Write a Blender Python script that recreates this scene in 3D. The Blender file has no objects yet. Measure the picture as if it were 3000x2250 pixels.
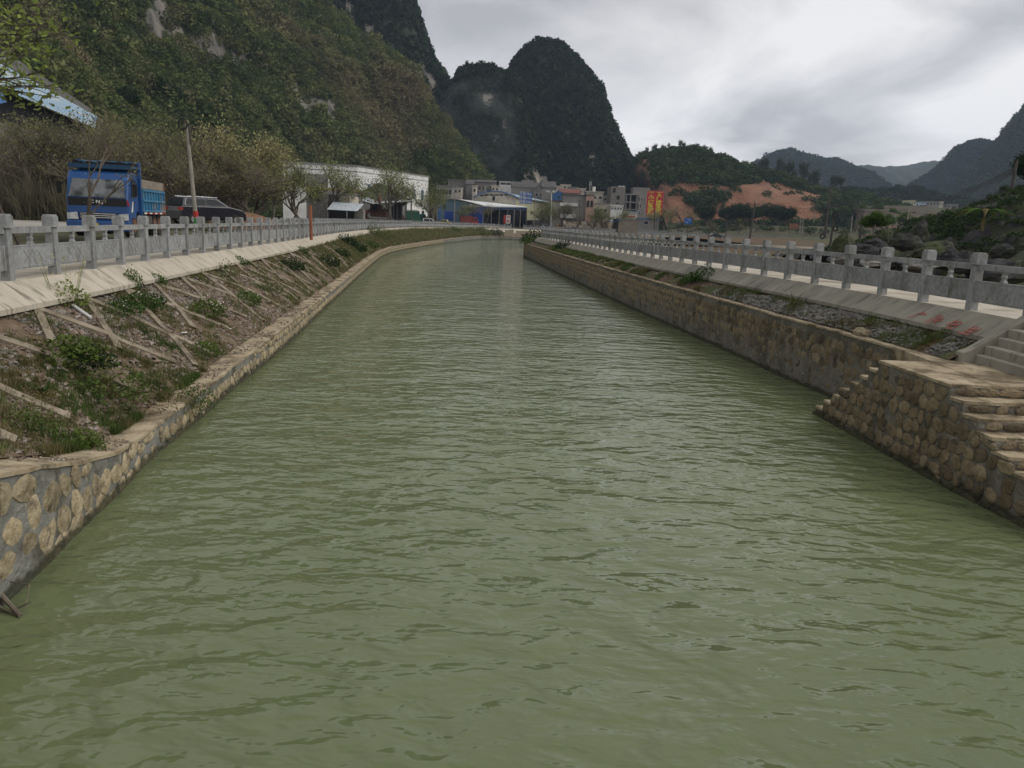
import bpy, math, random
from mathutils import Vector, Matrix, noise
C = bpy.context.scene.collection
SC = bpy.context.scene
# ------------------------------------------------------------------ camera
F = 2250.0; HC = 4.2; ROLL = .0413
TH = math.atan((1125 - 654.5) * math.cos(ROLL) / F)
ct, st = math.cos(TH), math.sin(TH); cr, sr = math.cos(ROLL), math.sin(ROLL)
cam = bpy.data.objects.new('camera', bpy.data.cameras.new('camera')); C.objects.link(cam)
R_, U_, F_ = Vector((1, 0, 0)), Vector((0, st, ct)), Vector((0, ct, -st))
rx = R_ * cr + U_ * sr; ux = U_ * cr - R_ * sr
m3 = Matrix((rx, ux, -F_)).transposed()
cam.matrix_world = Matrix.Translation((0, 0, HC)) @ m3.to_4x4()
cam.data.sensor_width = 36; cam.data.lens = 27; cam.data.clip_end = 12000; cam.data.clip_start = .1
SC.camera = cam
# ------------------------------------------------------------------ world: overcast sky over a Nishita base
SUN_EL, SUN_AZ = math.radians(42), math.radians(98)      # azimuth from +Y towards +X
W = bpy.data.worlds.new('World'); SC.world = W; W.use_nodes = True
nt = W.node_tree; nt.nodes.clear(); N = nt.nodes.new; L = nt.links.new
out = N('ShaderNodeOutputWorld'); bg = N('ShaderNodeBackground'); L(bg.outputs[0], out.inputs[0])
sky = N('ShaderNodeTexSky'); sky.sky_type = 'NISHITA'; sky.sun_disc = False
sky.sun_elevation = SUN_EL; sky.sun_rotation = SUN_AZ
tc = N('ShaderNodeTexCoord'); sep = N('ShaderNodeSeparateXYZ'); L(tc.outputs['Generated'], sep.inputs[0])
ad = N('ShaderNodeMath'); ad.operation = 'ADD'; ad.inputs[1].default_value = .22; L(sep.outputs[2], ad.inputs[0])
mxm = N('ShaderNodeMath'); mxm.operation = 'MAXIMUM'; mxm.inputs[1].default_value = .1; L(ad.outputs[0], mxm.inputs[0])
dx = N('ShaderNodeMath'); dx.operation = 'DIVIDE'; L(sep.outputs[0], dx.inputs[0]); L(mxm.outputs[0], dx.inputs[1])
dy = N('ShaderNodeMath'); dy.operation = 'DIVIDE'; L(sep.outputs[1], dy.inputs[0]); L(mxm.outputs[0], dy.inputs[1])
cb = N('ShaderNodeCombineXYZ'); L(dx.outputs[0], cb.inputs[0]); L(dy.outputs[0], cb.inputs[1]); cb.inputs[2].default_value = 8.3
n1 = N('ShaderNodeTexNoise'); n1.inputs['Scale'].default_value = 1.15; n1.inputs['Detail'].default_value = 7; n1.inputs['Roughness'].default_value = .55; n1.inputs['Distortion'].default_value = .5
L(cb.outputs[0], n1.inputs['Vector'])
rp = N('ShaderNodeValToRGB'); L(n1.outputs[0], rp.inputs[0])
rp.color_ramp.elements[0].position = .38; rp.color_ramp.elements[0].color = (.44, .432, .445, 1)
rp.color_ramp.elements[1].position = .62; rp.color_ramp.elements[1].color = (.90, .88, .865, 1)
sc_ = N('ShaderNodeVectorMath'); sc_.operation = 'SCALE'; sc_.inputs[3].default_value = 8.6; L(rp.outputs[0], sc_.inputs[0])
mx = N('ShaderNodeMix'); mx.data_type = 'RGBA'; mx.inputs[0].default_value = .93; mx.clamp_result = False
gm = N('ShaderNodeMapRange'); gm.inputs[1].default_value = .02; gm.inputs[2].default_value = .30; gm.inputs[3].default_value = 1.16; gm.inputs[4].default_value = .92; L(sep.outputs[2], gm.inputs[0]); sg = N('ShaderNodeVectorMath'); sg.operation = 'SCALE'; L(sc_.outputs[0], sg.inputs[0]); L(gm.outputs[0], sg.inputs[3])
L(sky.outputs[0], mx.inputs[6]); L(sg.outputs[0], mx.inputs[7]); L(mx.outputs[2], bg.inputs[0]); bg.inputs[1].default_value = .1
# ------------------------------------------------------------------ sun behind cloud
sl = bpy.data.lights.new('sun', 'SUN'); sl.energy = 1.5; sl.angle = math.radians(50); sl.color = (1, .95, .88)
so = bpy.data.objects.new('sun', sl); C.objects.link(so)
sd = Vector((math.sin(SUN_AZ) * math.cos(SUN_EL), math.cos(SUN_AZ) * math.cos(SUN_EL), math.sin(SUN_EL)))
so.rotation_euler = sd.to_track_quat('Z', 'Y').to_euler()
SC.view_settings.view_transform = 'Standard'; SC.view_settings.look = 'None'
SC.view_settings.exposure = .45; SC.view_settings.gamma = 1; SC.view_settings.use_curve_mapping = False
SC.render.engine = 'CYCLES'
SC.cycles.max_bounces = 6; SC.cycles.diffuse_bounces = 3; SC.cycles.glossy_bounces = 3; SC.cycles.transparent_max_bounces = 8
SC.cycles.volume_bounces = 0; SC.cycles.use_denoising = True; SC.cycles.caustics_reflective = False; SC.cycles.caustics_refractive = False

# ------------------------------------------------------------------ pixel <-> world helpers (survey of the photograph)
def ray(px, py):
    u0 = (px - 1500) / F; v0 = (py - 1125) / F
    u = u0 * cr + v0 * sr; v = -u0 * sr + v0 * cr
    return u, ct - v * st, -st - v * ct
def atz(px, py, z):
    x, y, d = ray(px, py); t = (z - HC) / d
    return Vector((x * t, y * t, z))
def at(px, py, Y):
    x, y, d = ray(px, py); t = Y / y
    return Vector((x * t, Y, HC + d * t))
def pj(X, Y, Z):
    Z -= HC; zc = Y * ct - Z * st; yc = -(Y * st + Z * ct)
    if zc < .01: zc = .01
    u = X / zc; v = yc / zc
    return 1500 + F * (u * cr - v * sr), 1125 + F * (u * sr + v * cr)
def V(*a): return Vector(a)
def lerp(a, b, t): return a + (b - a) * t
def interp(x, pts):
    if x <= pts[0][0]: return pts[0][1]
    for (a, b), (c, d) in zip(pts, pts[1:]):
        if x <= c: return b + (d - b) * (x - a) / (c - a)
    return pts[-1][1]
def fbm(x, y, z=0., o=4): return noise.fractal(Vector((x, y, z)), 1.0, 2.0, o)
def sstep(a, b, x):
    t = min(1, max(0, (x - a) / (b - a))); return t * t * (3 - 2 * t)

# ------------------------------------------------------------------ materials
def mat(name, cols, scale=1., rough=.85, bump=0., bscale=None, detail=5., stretch=(1, 1, 1), rnd=0., spec=.25,
        over=None, metal=0., coord='pos', dist=.03, emit=None, trans=0., alpha=None, wet=None):
    """noise ramp of cols; over = (color, scale, lo, hi) second noise layer; rnd = brightness change per object"""
    m = bpy.data.materials.new(name); m.use_nodes = True; t = m.node_tree; n = t.nodes.new; l = t.links.new
    p = t.nodes['Principled BSDF']; p.inputs['Roughness'].default_value = rough
    p.inputs['Specular IOR Level'].default_value = spec; p.inputs['Metallic'].default_value = metal
    if coord == 'pos': g = n('ShaderNodeNewGeometry').outputs['Position']
    else: g = n('ShaderNodeTexCoord').outputs['Object']
    mp = n('ShaderNodeMapping'); mp.inputs['Scale'].default_value = stretch; l(g, mp.inputs[0]); v = mp.outputs[0]
    if not isinstance(cols[0], (tuple, list)): cols = [(c_, cols) for c_ in (.5,)]
    if len(cols) == 1:
        c = cols[0][1]; cols = [(.25, tuple(k * .82 for k in c)), (.75, tuple(min(1, k * 1.15) for k in c))]
    ns = n('ShaderNodeTexNoise'); ns.inputs['Scale'].default_value = scale; ns.inputs['Detail'].default_value = detail; l(v, ns.inputs['Vector'])
    r = n('ShaderNodeValToRGB'); l(ns.outputs[0], r.inputs[0]); e = r.color_ramp.elements
    while len(e) < len(cols): e.new(.5)
    for k, (po, c) in enumerate(cols): e[k].position = po; e[k].color = (*c, 1)
    col = r.outputs[0]
    for ov in (over if isinstance(over, list) else [over] if over else []):
        n2 = n('ShaderNodeTexNoise'); n2.inputs['Scale'].default_value = ov[1]; n2.inputs['Detail'].default_value = 6; n2.inputs['Roughness'].default_value = .6
        if len(ov) > 4:
            m2 = n('ShaderNodeMapping'); m2.inputs['Scale'].default_value = ov[4]; l(g, m2.inputs[0]); l(m2.outputs[0], n2.inputs['Vector'])
        else: l(v, n2.inputs['Vector'])
        mr = n('ShaderNodeMapRange'); mr.inputs[1].default_value = ov[2]; mr.inputs[2].default_value = ov[3]; l(n2.outputs[0], mr.inputs[0])
        mi = n('ShaderNodeMix'); mi.data_type = 'RGBA'; l(mr.outputs[0], mi.inputs[0]); l(col, mi.inputs[6]); mi.inputs[7].default_value = (*ov[0], 1); col = mi.outputs[2]
    if rnd:
        oi = n('ShaderNodeObjectInfo'); mr = n('ShaderNodeMapRange'); mr.inputs[3].default_value = 1 - rnd; mr.inputs[4].default_value = 1 + rnd
        l(oi.outputs['Random'], mr.inputs[0]); vm = n('ShaderNodeVectorMath'); vm.operation = 'SCALE'; l(col, vm.inputs[0]); l(mr.outputs[0], vm.inputs[3]); col = vm.outputs[0]
    if wet:
        g3 = n('ShaderNodeNewGeometry'); sz = n('ShaderNodeSeparateXYZ'); l(g3.outputs['Position'], sz.inputs[0]); n4 = n('ShaderNodeTexNoise'); n4.inputs['Scale'].default_value = 3.; l(g3.outputs['Position'], n4.inputs['Vector'])
        ma = n('ShaderNodeMath'); ma.operation = 'MULTIPLY_ADD'; l(n4.outputs[0], ma.inputs[0]); ma.inputs[1].default_value = -.28; l(sz.outputs[2], ma.inputs[2])
        mr = n('ShaderNodeMapRange'); mr.inputs[1].default_value = wet[1] - .14; mr.inputs[2].default_value = wet[1] - .07; mr.inputs[3].default_value = .85; mr.inputs[4].default_value = 0; l(ma.outputs[0], mr.inputs[0])
        mi = n('ShaderNodeMix'); mi.data_type = 'RGBA'; l(mr.outputs[0], mi.inputs[0]); l(col, mi.inputs[6]); mi.inputs[7].default_value = (*wet[0], 1); col = mi.outputs[2]
    l(col, p.inputs['Base Color'])
    if emit: p.inputs['Emission Color'].default_value = (*emit, 1); p.inputs['Emission Strength'].default_value = 1
    if trans: p.inputs['Transmission Weight'].default_value = trans
    if bump:
        nb = n('ShaderNodeTexNoise'); nb.inputs['Scale'].default_value = bscale or scale * 4; nb.inputs['Detail'].default_value = 5; l(v, nb.inputs['Vector'])
        b = n('ShaderNodeBump'); b.inputs['Strength'].default_value = bump; b.inputs['Distance'].default_value = dist
        l(nb.outputs[0], b.inputs['Height']); l(b.outputs[0], p.inputs['Normal'])
    return m
def leafmat(name, cols, patch=None, pscale=.03, lo=.45, hi=.6, rnd=.35, tr=.25):
    """leaf: colour ramp by object/instance random, optional patches of another colour by world noise"""
    m = bpy.data.materials.new(name); m.use_nodes = True; t = m.node_tree; n = t.nodes.new; l = t.links.new
    t.nodes.clear(); o = n('ShaderNodeOutputMaterial')
    oi = n('ShaderNodeObjectInfo'); g = n('ShaderNodeNewGeometry')
    if len(cols) == 1: cols = [cols[0], tuple(k * 1.25 for k in cols[0])]
    r = n('ShaderNodeValToRGB'); l(oi.outputs['Random'], r.inputs[0]); e = r.color_ramp.elements
    while len(e) < len(cols): e.new(.5)
    for k, c in enumerate(cols): e[k].position = k / max(1, len(cols) - 1); e[k].color = (*c, 1)
    col = r.outputs[0]
    if patch:
        n2 = n('ShaderNodeTexNoise'); n2.inputs['Scale'].default_value = pscale; n2.inputs['Detail'].default_value = 5; n2.inputs['Roughness'].default_value = .6; l(g.outputs['Position'], n2.inputs['Vector'])
        mr = n('ShaderNodeMapRange'); mr.inputs[1].default_value = lo; mr.inputs[2].default_value = hi; l(n2.outputs[0], mr.inputs[0])
        mi = n('ShaderNodeMix'); mi.data_type = 'RGBA'; l(mr.outputs[0], mi.inputs[0]); l(col, mi.inputs[6]); mi.inputs[7].default_value = (*patch, 1); col = mi.outputs[2]
    n3 = n('ShaderNodeTexNoise'); n3.inputs['Scale'].default_value = 2.5; l(g.outputs['Position'], n3.inputs['Vector'])
    mr = n('ShaderNodeMapRange'); mr.inputs[1].default_value = .3; mr.inputs[2].default_value = .7; mr.inputs[3].default_value = 1 - rnd; mr.inputs[4].default_value = 1 + rnd; l(n3.outputs[0], mr.inputs[0])
    vm = n('ShaderNodeVectorMath'); vm.operation = 'SCALE'; l(col, vm.inputs[0]); l(mr.outputs[0], vm.inputs[3]); col = vm.outputs[0]
    d = n('ShaderNodeBsdfDiffuse'); tb = n('ShaderNodeBsdfTranslucent'); ms = n('ShaderNodeMixShader'); ms.inputs[0].default_value = tr
    l(col, d.inputs[0]); l(col, tb.inputs[0]); l(d.outputs[0], ms.inputs[1]); l(tb.outputs[0], ms.inputs[2]); l(ms.outputs[0], o.inputs[0])
    return m
GRAN = mat('grey_granite', [(.3, (.215, .22, .22)), (.7, (.32, .325, .325))], 9, .8, .25, 60, rnd=.1, over=[((.15, .15, .135), 1.6, .5, .72), ((.12, .11, .09), 2.2, .56, .75, (2, 2, .35))])
CARV = mat('carved_line', [(.3, (.15, .155, .155)), (.7, (.21, .215, .215))], 9, .9)
PATH = mat('path_concrete', [(.3, (.40, .36, .29)), (.7, (.50, .46, .38))], .8, .85, .12, 20, over=[((.28, .24, .18), .7, .48, .66), ((.2, .17, .13), 3, .62, .75)])
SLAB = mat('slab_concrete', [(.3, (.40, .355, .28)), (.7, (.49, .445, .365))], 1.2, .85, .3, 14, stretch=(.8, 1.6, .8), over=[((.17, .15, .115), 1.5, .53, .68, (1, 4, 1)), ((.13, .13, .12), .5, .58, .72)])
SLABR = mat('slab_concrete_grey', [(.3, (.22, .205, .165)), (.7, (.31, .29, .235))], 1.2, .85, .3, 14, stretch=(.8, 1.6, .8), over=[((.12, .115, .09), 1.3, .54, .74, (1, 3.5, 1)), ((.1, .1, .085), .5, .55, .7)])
MORT = mat('mortar', [(.3, (.115, .105, .085)), (.7, (.19, .175, .145))], 3, .9, 1., 10, dist=.05, wet=((.032, .034, .018), .10), over=[((.075, .07, .05), 1.1, .45, .65), ((.23, .21, .17), 6, .6, .7)])
MORTL = mat('mortar_light', [(.3, (.14, .14, .125)), (.7, (.235, .23, .205))], 3, .9, 1., 10, dist=.05, wet=((.032, .034, .018), .10), over=[((.085, .08, .06), 1.6, .46, .62), ((.3, .26, .19), 4, .58, .7)])
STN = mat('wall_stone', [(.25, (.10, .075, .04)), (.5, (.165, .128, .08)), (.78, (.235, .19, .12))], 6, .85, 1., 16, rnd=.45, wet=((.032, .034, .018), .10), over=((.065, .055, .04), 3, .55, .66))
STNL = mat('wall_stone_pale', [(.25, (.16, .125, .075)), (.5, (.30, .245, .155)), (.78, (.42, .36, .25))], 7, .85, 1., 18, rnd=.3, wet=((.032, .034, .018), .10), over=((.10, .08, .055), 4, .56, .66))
CAPT = mat('wall_cap_sand', [(.3, (.28, .22, .14)), (.7, (.43, .36, .25))], 2.5, .9, .8, 14, over=[((.13, .10, .06), 1.4, .47, .62), ((.10, .095, .05), 4, .58, .7)])
SOIL = mat('bank_soil', [(.25, (.085, .06, .038)), (.5, (.15, .108, .07)), (.75, (.22, .17, .12))], 5, .95, 1., 22, dist=.05, over=[((.085, .09, .04), .8, .52, .66), ((.27, .245, .21), 9, .6, .66)])
SOILR = mat('bank_soil_red', [(.25, (.07, .045, .026)), (.5, (.12, .075, .045)), (.75, (.16, .11, .075))], 5, .95, 1., 22, dist=.05, over=[((.065, .08, .028), .55, .45, .58), ((.15, .14, .13), 9, .6, .66)])
GRV = mat('gravel', [(.3, (.10, .095, .09)), (.7, (.26, .245, .235))], 5, .9, .4, 30, rnd=.3)
BEAM = mat('lattice_concrete', [(.3, (.19, .155, .11)), (.7, (.31, .265, .20))], 2.5, .9, .5, 20, over=((.09, .07, .045), 1.7, .5, .66))
FIELD = mat('ploughed_field', [(.25, (.055, .036, .022)), (.5, (.10, .066, .04)), (.75, (.14, .10, .06))], .35, .95, 1., 2.5, dist=.2, stretch=(.3, 1.6, 1), over=[((.065, .075, .028), .12, .47, .58), ((.12, .065, .038), .05, .5, .6)])
VERGE = mat('verge_ground', [(.25, (.035, .045, .018)), (.5, (.055, .06, .028)), (.75, (.095, .075, .045))], .7, .95, 1., 6, dist=.1, over=((.09, .07, .045), .2, .5, .62))
ROAD = mat('road_concrete', [(.3, (.27, .25, .22)), (.7, (.36, .335, .30))], .3, .9, .2, 12, over=((.20, .185, .165), .15, .5, .7))
REDE = mat('red_earth', [(.25, (.11, .05, .03)), (.5, (.18, .085, .05)), (.75, (.25, .14, .085))], .07, .95, .8, .6, dist=1., over=[((.055, .07, .03), .03, .56, .6), ((.12, .07, .045), .15, .55, .65)])
LEAF_T = leafmat('bush_leaves', [(.035, .075, .018), (.06, .11, .025), (.09, .12, .03)], tr=.2)
LEAF_Y = leafmat('spring_leaves', [(.17, .22, .06), (.22, .27, .075), (.14, .19, .055)], tr=.35)
LEAF_O = leafmat('olive_leaves', [(.15, .145, .07), (.19, .18, .09), (.16, .175, .075)], tr=.3)
LEAF_F = leafmat('flowering_leaves', [(.27, .25, .11), (.31, .29, .14)], tr=.25)
LEAF_D = leafmat('dark_leaves', [(.016, .034, .013), (.022, .045, .016), (.03, .05, .017)], tr=.1)
TWIG = mat('twig_bark', [(.3, (.09, .075, .055)), (.7, (.17, .145, .11))], 4, .9, rnd=.3)
TWIGG = mat('twig_haze_bark', [(.3, (.07, .065, .04)), (.7, (.12, .105, .065))], 2, .95, rnd=.2)
BARK = mat('bark', [(.3, (.06, .048, .036)), (.7, (.14, .115, .09))], 5, .9, .6, 14, rnd=.3)
GRASS = leafmat('grass_blades', [(.10, .125, .045)], patch=(.20, .165, .085), pscale=1.4, lo=.42, hi=.6, tr=.2)
GRASSG = leafmat('green_grass_blades', [(.075, .115, .032)], patch=(.15, .13, .06), pscale=1.2, tr=.25)
HILL_L = leafmat('hillside_leaves', [(.045, .072, .028), (.085, .118, .042), (.135, .155, .058), (.065, .095, .038), (.14, .14, .068), (.19, .22, .07)], patch=(.19, .165, .092), pscale=.028, lo=.5, hi=.64)
HILL_D = leafmat('karst_leaves', [(.014, .026, .014), (.022, .038, .018), (.034, .052, .023), (.02, .034, .017)], tr=.1)
HILL_F = leafmat('forest_leaves', [(.028, .05, .02), (.048, .075, .028), (.038, .06, .024), (.06, .085, .033)], tr=.15)
BLK = mat('black', [(.5, (.012, .012, .013))], 3, .4)
RUB = mat('rubber', [(.5, (.03, .028, .026))], 6, .9)
GLS = mat('dark_glass', [(.5, (.02, .025, .03))], 3, .08, spec=.6)
CHR = mat('chrome', [(.5, (.6, .6, .6))], 3, .25, metal=.9)
WHT = mat('white_paint', [(.5, (.62, .62, .60))], 1, .6, over=((.42, .41, .38), .6, .55, .75))
GRYC = mat('grey_render', [(.3, (.17, .165, .155)), (.7, (.25, .24, .225))], .5, .9, over=((.11, .105, .1), .25, .5, .7))
BRKG = mat('grey_block', [(.3, (.13, .125, .115)), (.7, (.22, .21, .19))], 2, .9, .3, 10)
CREAM = mat('cream_wall', [(.5, (.46, .42, .35))], .6, .8, over=((.3, .27, .22), .35, .52, .7))
PINK = mat('pink_wall', [(.5, (.36, .24, .19))], .6, .8)
YELW = mat('pale_yellow_wall', [(.5, (.42, .41, .27))], .6, .8)
TILE = mat('grey_tile_roof', [(.3, (.06, .057, .055)), (.7, (.12, .115, .11))], .8, .9)
REDT = mat('red_tile_roof', [(.5, (.16, .065, .05))], .8, .8)
BLUS = mat('blue_sheet', [(.5, (.05, .13, .30))], .6, .5, over=((.03, .08, .18), .4, .5, .7))
BLUL = mat('pale_blue_sheet', [(.3, (.16, .28, .40)), (.7, (.34, .42, .47))], .25, .5, stretch=(3, .5, 1), over=((.40, .37, .30), .8, .55, .65))
WSHT = mat('white_sheet_roof', [(.5, (.66, .68, .68))], .5, .5)
GSHT = mat('grey_sheet_roof', [(.3, (.28, .31, .34)), (.7, (.45, .49, .52))], 1.2, .45, stretch=(5, .4, 1))
RUST = mat('rusty_paint', [(.3, (.12, .055, .035)), (.7, (.22, .11, .07))], 1.4, .8)
DWIN = mat('window_dark', [(.5, (.022, .026, .03))], 2, .25, spec=.15)
BWIN = mat('window_blue', [(.5, (.05, .10, .17))], 2, .2, spec=.5)
POLE = mat('pole_concrete', [(.3, (.16, .15, .125)), (.7, (.26, .245, .21))], 2, .9, rnd=.2)
POLED = mat('pole_dark', [(.3, (.05, .045, .04)), (.7, (.10, .09, .08))], 2, .9)
BLUT = mat('truck_blue_paint', [(.5, (.014, .065, .21))], 1.5, .35, spec=.5, over=((.05, .13, .27), 1.2, .55, .75))
BLUB = mat('dump_body_blue', [(.3, (.03, .13, .24)), (.7, (.06, .20, .33))], 1.6, .6, over=((.22, .2, .18), 1.3, .54, .66))
REDP = mat('red_paint', [(.5, (.35, .03, .025))], 2, .5)
SIGNB = mat('sign_blue', [(.5, (.015, .09, .30))], 2, .5)
SIGNR = mat('billboard_red', [(.5, (.42, .025, .035))], 1, .6)
SIGNY = mat('billboard_yellow', [(.5, (.55, .52, .05))], 1, .6)
REDW = mat('red_brush_paint', [(.3, (.26, .075, .06)), (.7, (.38, .13, .10))], 8, .9)
ROCKD = mat('dark_rock', [(.3, (.017, .017, .018)), (.7, (.05, .048, .05))], 1.2, .9, 1., 4, dist=.15, over=[((.045, .055, .022), .4, .47, .6), ((.12, .115, .11), 2.5, .64, .72)])
ROCKL = mat('grey_rock', [(.3, (.12, .115, .11)), (.7, (.24, .23, .215))], 3, .9, .8, 10, rnd=.3)
SUVP = mat('suv_black_paint', [(.5, (.012, .012, .017))], 2, .2, spec=.6)

# ------------------------------------------------------------------ mesh builder
class MB:
    def __init__(s): s.v = []; s.f = []; s.mi = []; s.m = 0
    def vert(s, p): s.v.append(tuple(p)); return len(s.v) - 1
    def face(s, idx): s.f.append(tuple(idx)); s.mi.append(s.m)
    def poly(s, pts): b = len(s.v); s.v += [tuple(p) for p in pts]; s.face(range(b, b + len(pts)))
    def box(s, c, d, M=None, taper=1.):
        b = len(s.v); x, y, z = d[0] / 2, d[1] / 2, d[2] / 2
        for k, (i, j, w) in enumerate([(-1, -1, -1), (1, -1, -1), (1, 1, -1), (-1, 1, -1), (-1, -1, 1), (1, -1, 1), (1, 1, 1), (-1, 1, 1)]):
            t = taper if w > 0 else 1
            p = Vector((c[0] + i * x * t, c[1] + j * y * t, c[2] + w * z))
            if M: p = M @ p
            s.v.append(tuple(p))
        for q in [(0, 3, 2, 1), (4, 5, 6, 7), (0, 1, 5, 4), (1, 2, 6, 5), (2, 3, 7, 6), (3, 0, 4, 7)]: s.face([b + k for k in q])
    def tube(s, p0, p1, r0, r1, n=6, cap=False):
        p0 = Vector(p0); p1 = Vector(p1); d = p1 - p0
        if d.length < 1e-6: return
        d.normalize(); a = d.orthogonal().normalized(); b_ = d.cross(a); b = len(s.v)
        for p, r in ((p0, r0), (p1, r1)):
            for k in range(n):
                t = 2 * math.pi * k / n; s.v.append(tuple(p + (a * math.cos(t) + b_ * math.sin(t)) * r))
        for k in range(n): s.face((b + k, b + (k + 1) % n, b + n + (k + 1) % n, b + n + k))
        if cap: s.face([b + k for k in range(n)][::-1]); s.face([b + n + k for k in range(n)])
    def prism(s, pts, h0, h1, axis=2):
        """extrude a polygon of 2D pts along an axis (0,1,2)"""
        b = len(s.v); n = len(pts)
        for h in (h0, h1):
            for (a, c) in pts:
                s.v.append({2: (a, c, h), 1: (a, h, c), 0: (h, a, c)}[axis])
        s.face([b + k for k in range(n)][::-1]); s.face([b + n + k for k in range(n)])
        for k in range(n): s.face((b + k, b + (k + 1) % n, b + n + (k + 1) % n, b + n + k))
    def grid(s, rows):
        b = len(s.v); n = len(rows[0])
        for r in rows: s.v += [tuple(p) for p in r]
        for i in range(len(rows) - 1):
            for j in range(n - 1): s.face((b + i * n + j, b + i * n + j + 1, b + (i + 1) * n + j + 1, b + (i + 1) * n + j))
    def leaf(s, c, sz, rng, up=.3, asp=.55):
        d = Vector((rng.gauss(0, 1), rng.gauss(0, 1), rng.gauss(0, 1) * .7)); 
        if d.length < .01: d = Vector((1, 0, 0))
        d.normalize(); n = Vector((rng.gauss(0, 1), rng.gauss(0, 1), rng.gauss(0, 1) + up)); w = d.cross(n)
        if w.length < .01: w = d.orthogonal()
        w.normalize(); c = Vector(c); d *= sz; w *= sz * asp
        b = len(s.v); s.v += [tuple(c - d), tuple(c + w - d * .1), tuple(c + d), tuple(c - w - d * .1)]; s.face((b, b + 1, b + 2, b + 3))
    def mesh(s, name, mats):
        me = bpy.data.meshes.new(name); me.from_pydata(s.v, [], s.f)
        for m in (mats if isinstance(mats, list) else [mats]): me.materials.append(m)
        if isinstance(mats, list): me.polygons.foreach_set('material_index', s.mi)
        return me
    def build(s, name, mats, parent=None, smooth=False, **kw):
        me = s.mesh(name, mats)
        if smooth: me.polygons.foreach_set('use_smooth', [True] * len(me.polygons))
        me.update(); return link(name, me, parent, **kw)
def link(name, me, parent=None, loc=None, rz=0, scl=None, kind=None, label=None, cat=None, group=None):
    o = bpy.data.objects.new(name, me); C.objects.link(o)
    if parent: o.parent = parent
    if loc is not None: o.location = loc
    if rz: o.rotation_euler.z = rz
    if scl is not None: o.scale = scl
    if kind: o['kind'] = kind
    if label: o['label'] = label
    if cat: o['category'] = cat
    if group: o['group'] = group
    return o
def thing(name, label, cat, loc=(0, 0, 0), rz=0, group=None): return link(name, None, None, loc, rz, None, None, label, cat, group)
def copy_thing(o, loc, rz=0, scl=None, label=None, group=None):
    c = o.copy(); C.objects.link(c); c.location = loc; c.rotation_euler = (0, 0, rz)
    if scl is not None: c.scale = scl
    if label: c['label'] = label
    if group: c['group'] = group
    for ch in list(o.children):
        d = ch.copy(); C.objects.link(d); d.parent = c
        for g in list(ch.children): e = g.copy(); C.objects.link(e); e.parent = d
    return c
def bevel(o, w=.02, seg=1):
    b = o.modifiers.new('b', 'BEVEL'); b.width = w; b.segments = seg; b.limit_method = 'ANGLE'
def text(s, size, M, name, mat_, parent=None, ex=.004, shear=0, label=None, sx=1., bold=0.):
    cu = bpy.data.curves.new(name, 'FONT'); cu.body = s; cu.size = size; cu.extrude = ex; cu.align_x = 'CENTER'; cu.align_y = 'CENTER'; cu.offset = bold
    o = bpy.data.objects.new(name, cu); C.objects.link(o); bpy.context.view_layer.update()
    me = bpy.data.meshes.new_from_object(o.evaluated_get(bpy.context.evaluated_depsgraph_get())); bpy.data.objects.remove(o)
    me.materials.clear(); me.materials.append(mat_); me.transform(M @ Matrix.Diagonal((sx, 1, 1, 1)))
    return link(name, me, parent, label=label)
def XY(ux_, vy_, org):
    """matrix whose x runs along ux_, y along vy_, origin org"""
    a = Vector(ux_).normalized(); b = Vector(vy_); b = (b - a * b.dot(a)).normalized(); c = a.cross(b)
    return Matrix.Translation(org) @ Matrix((a, b, c)).transposed().to_4x4()
# ================================================================== BANKS, WALLS, WATER
ZF = 2.683
def zfR(y): return lerp(ZF, 2.55, sstep(30, 60, y))
LST = [((-4.9, 4), 1.7, (-9.4, 5)), ((-5.35, 7.5), 1.45, (-9.6, 8.5)), ((-5.47, 8.53), 1.23, (-9.7, 9.6)), ((-5.67, 9.63), .92, (-9.8, 10.8)),
       ((-5.84, 10.94), .65, (-9.88, 12.2)), ((-6.07, 12.09), .53, (-9.95, 13.4)), ((-6.18, 12.94), .52, (-10.0, 14.4)), ((-6.3, 14.18), .56, (-10.12, 15.6)),
       ((-6.44, 15.61), .56, (-10.25, 16.9)), ((-6.77, 18.21), .57, (-10.5, 19.2)), ((-7.07, 21.59), .64, (-10.88, 22.1)), ((-7.52, 25.7), .68, (-11.3, 26)),
       ((-8.24, 31.1), .64, (-11.85, 31.3)), ((-9.0, 37), .6, (-12.5, 37.4)), ((-9.76, 43.2), .6, (-13.2, 44)), ((-11.4, 56), .62, (-14.9, 57)),
       ((-13.2, 70.4), .64, (-16.7, 71.5)), ((-14.9, 85), .66, (-18.2, 87)), ((-15.8, 97), .7, (-19.2, 100)), ((-15.6, 111), .67, (-20, 115)),
       ((-15.1, 129), .67, (-20.6, 133)), ((-14.4, 144), .68, (-20.5, 150)), ((-12.8, 160), .8, (-19, 165)), ((-11, 180), .88, (-16.5, 185)),
       ((-9.2, 196), .88, (-12.5, 205)), ((-5, 205), .8, (-6.5, 219)), ((2, 207), .8, (1, 222)), ((14, 208), .8, (14, 223)), ((60, 208), .8, (60, 223))]
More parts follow.
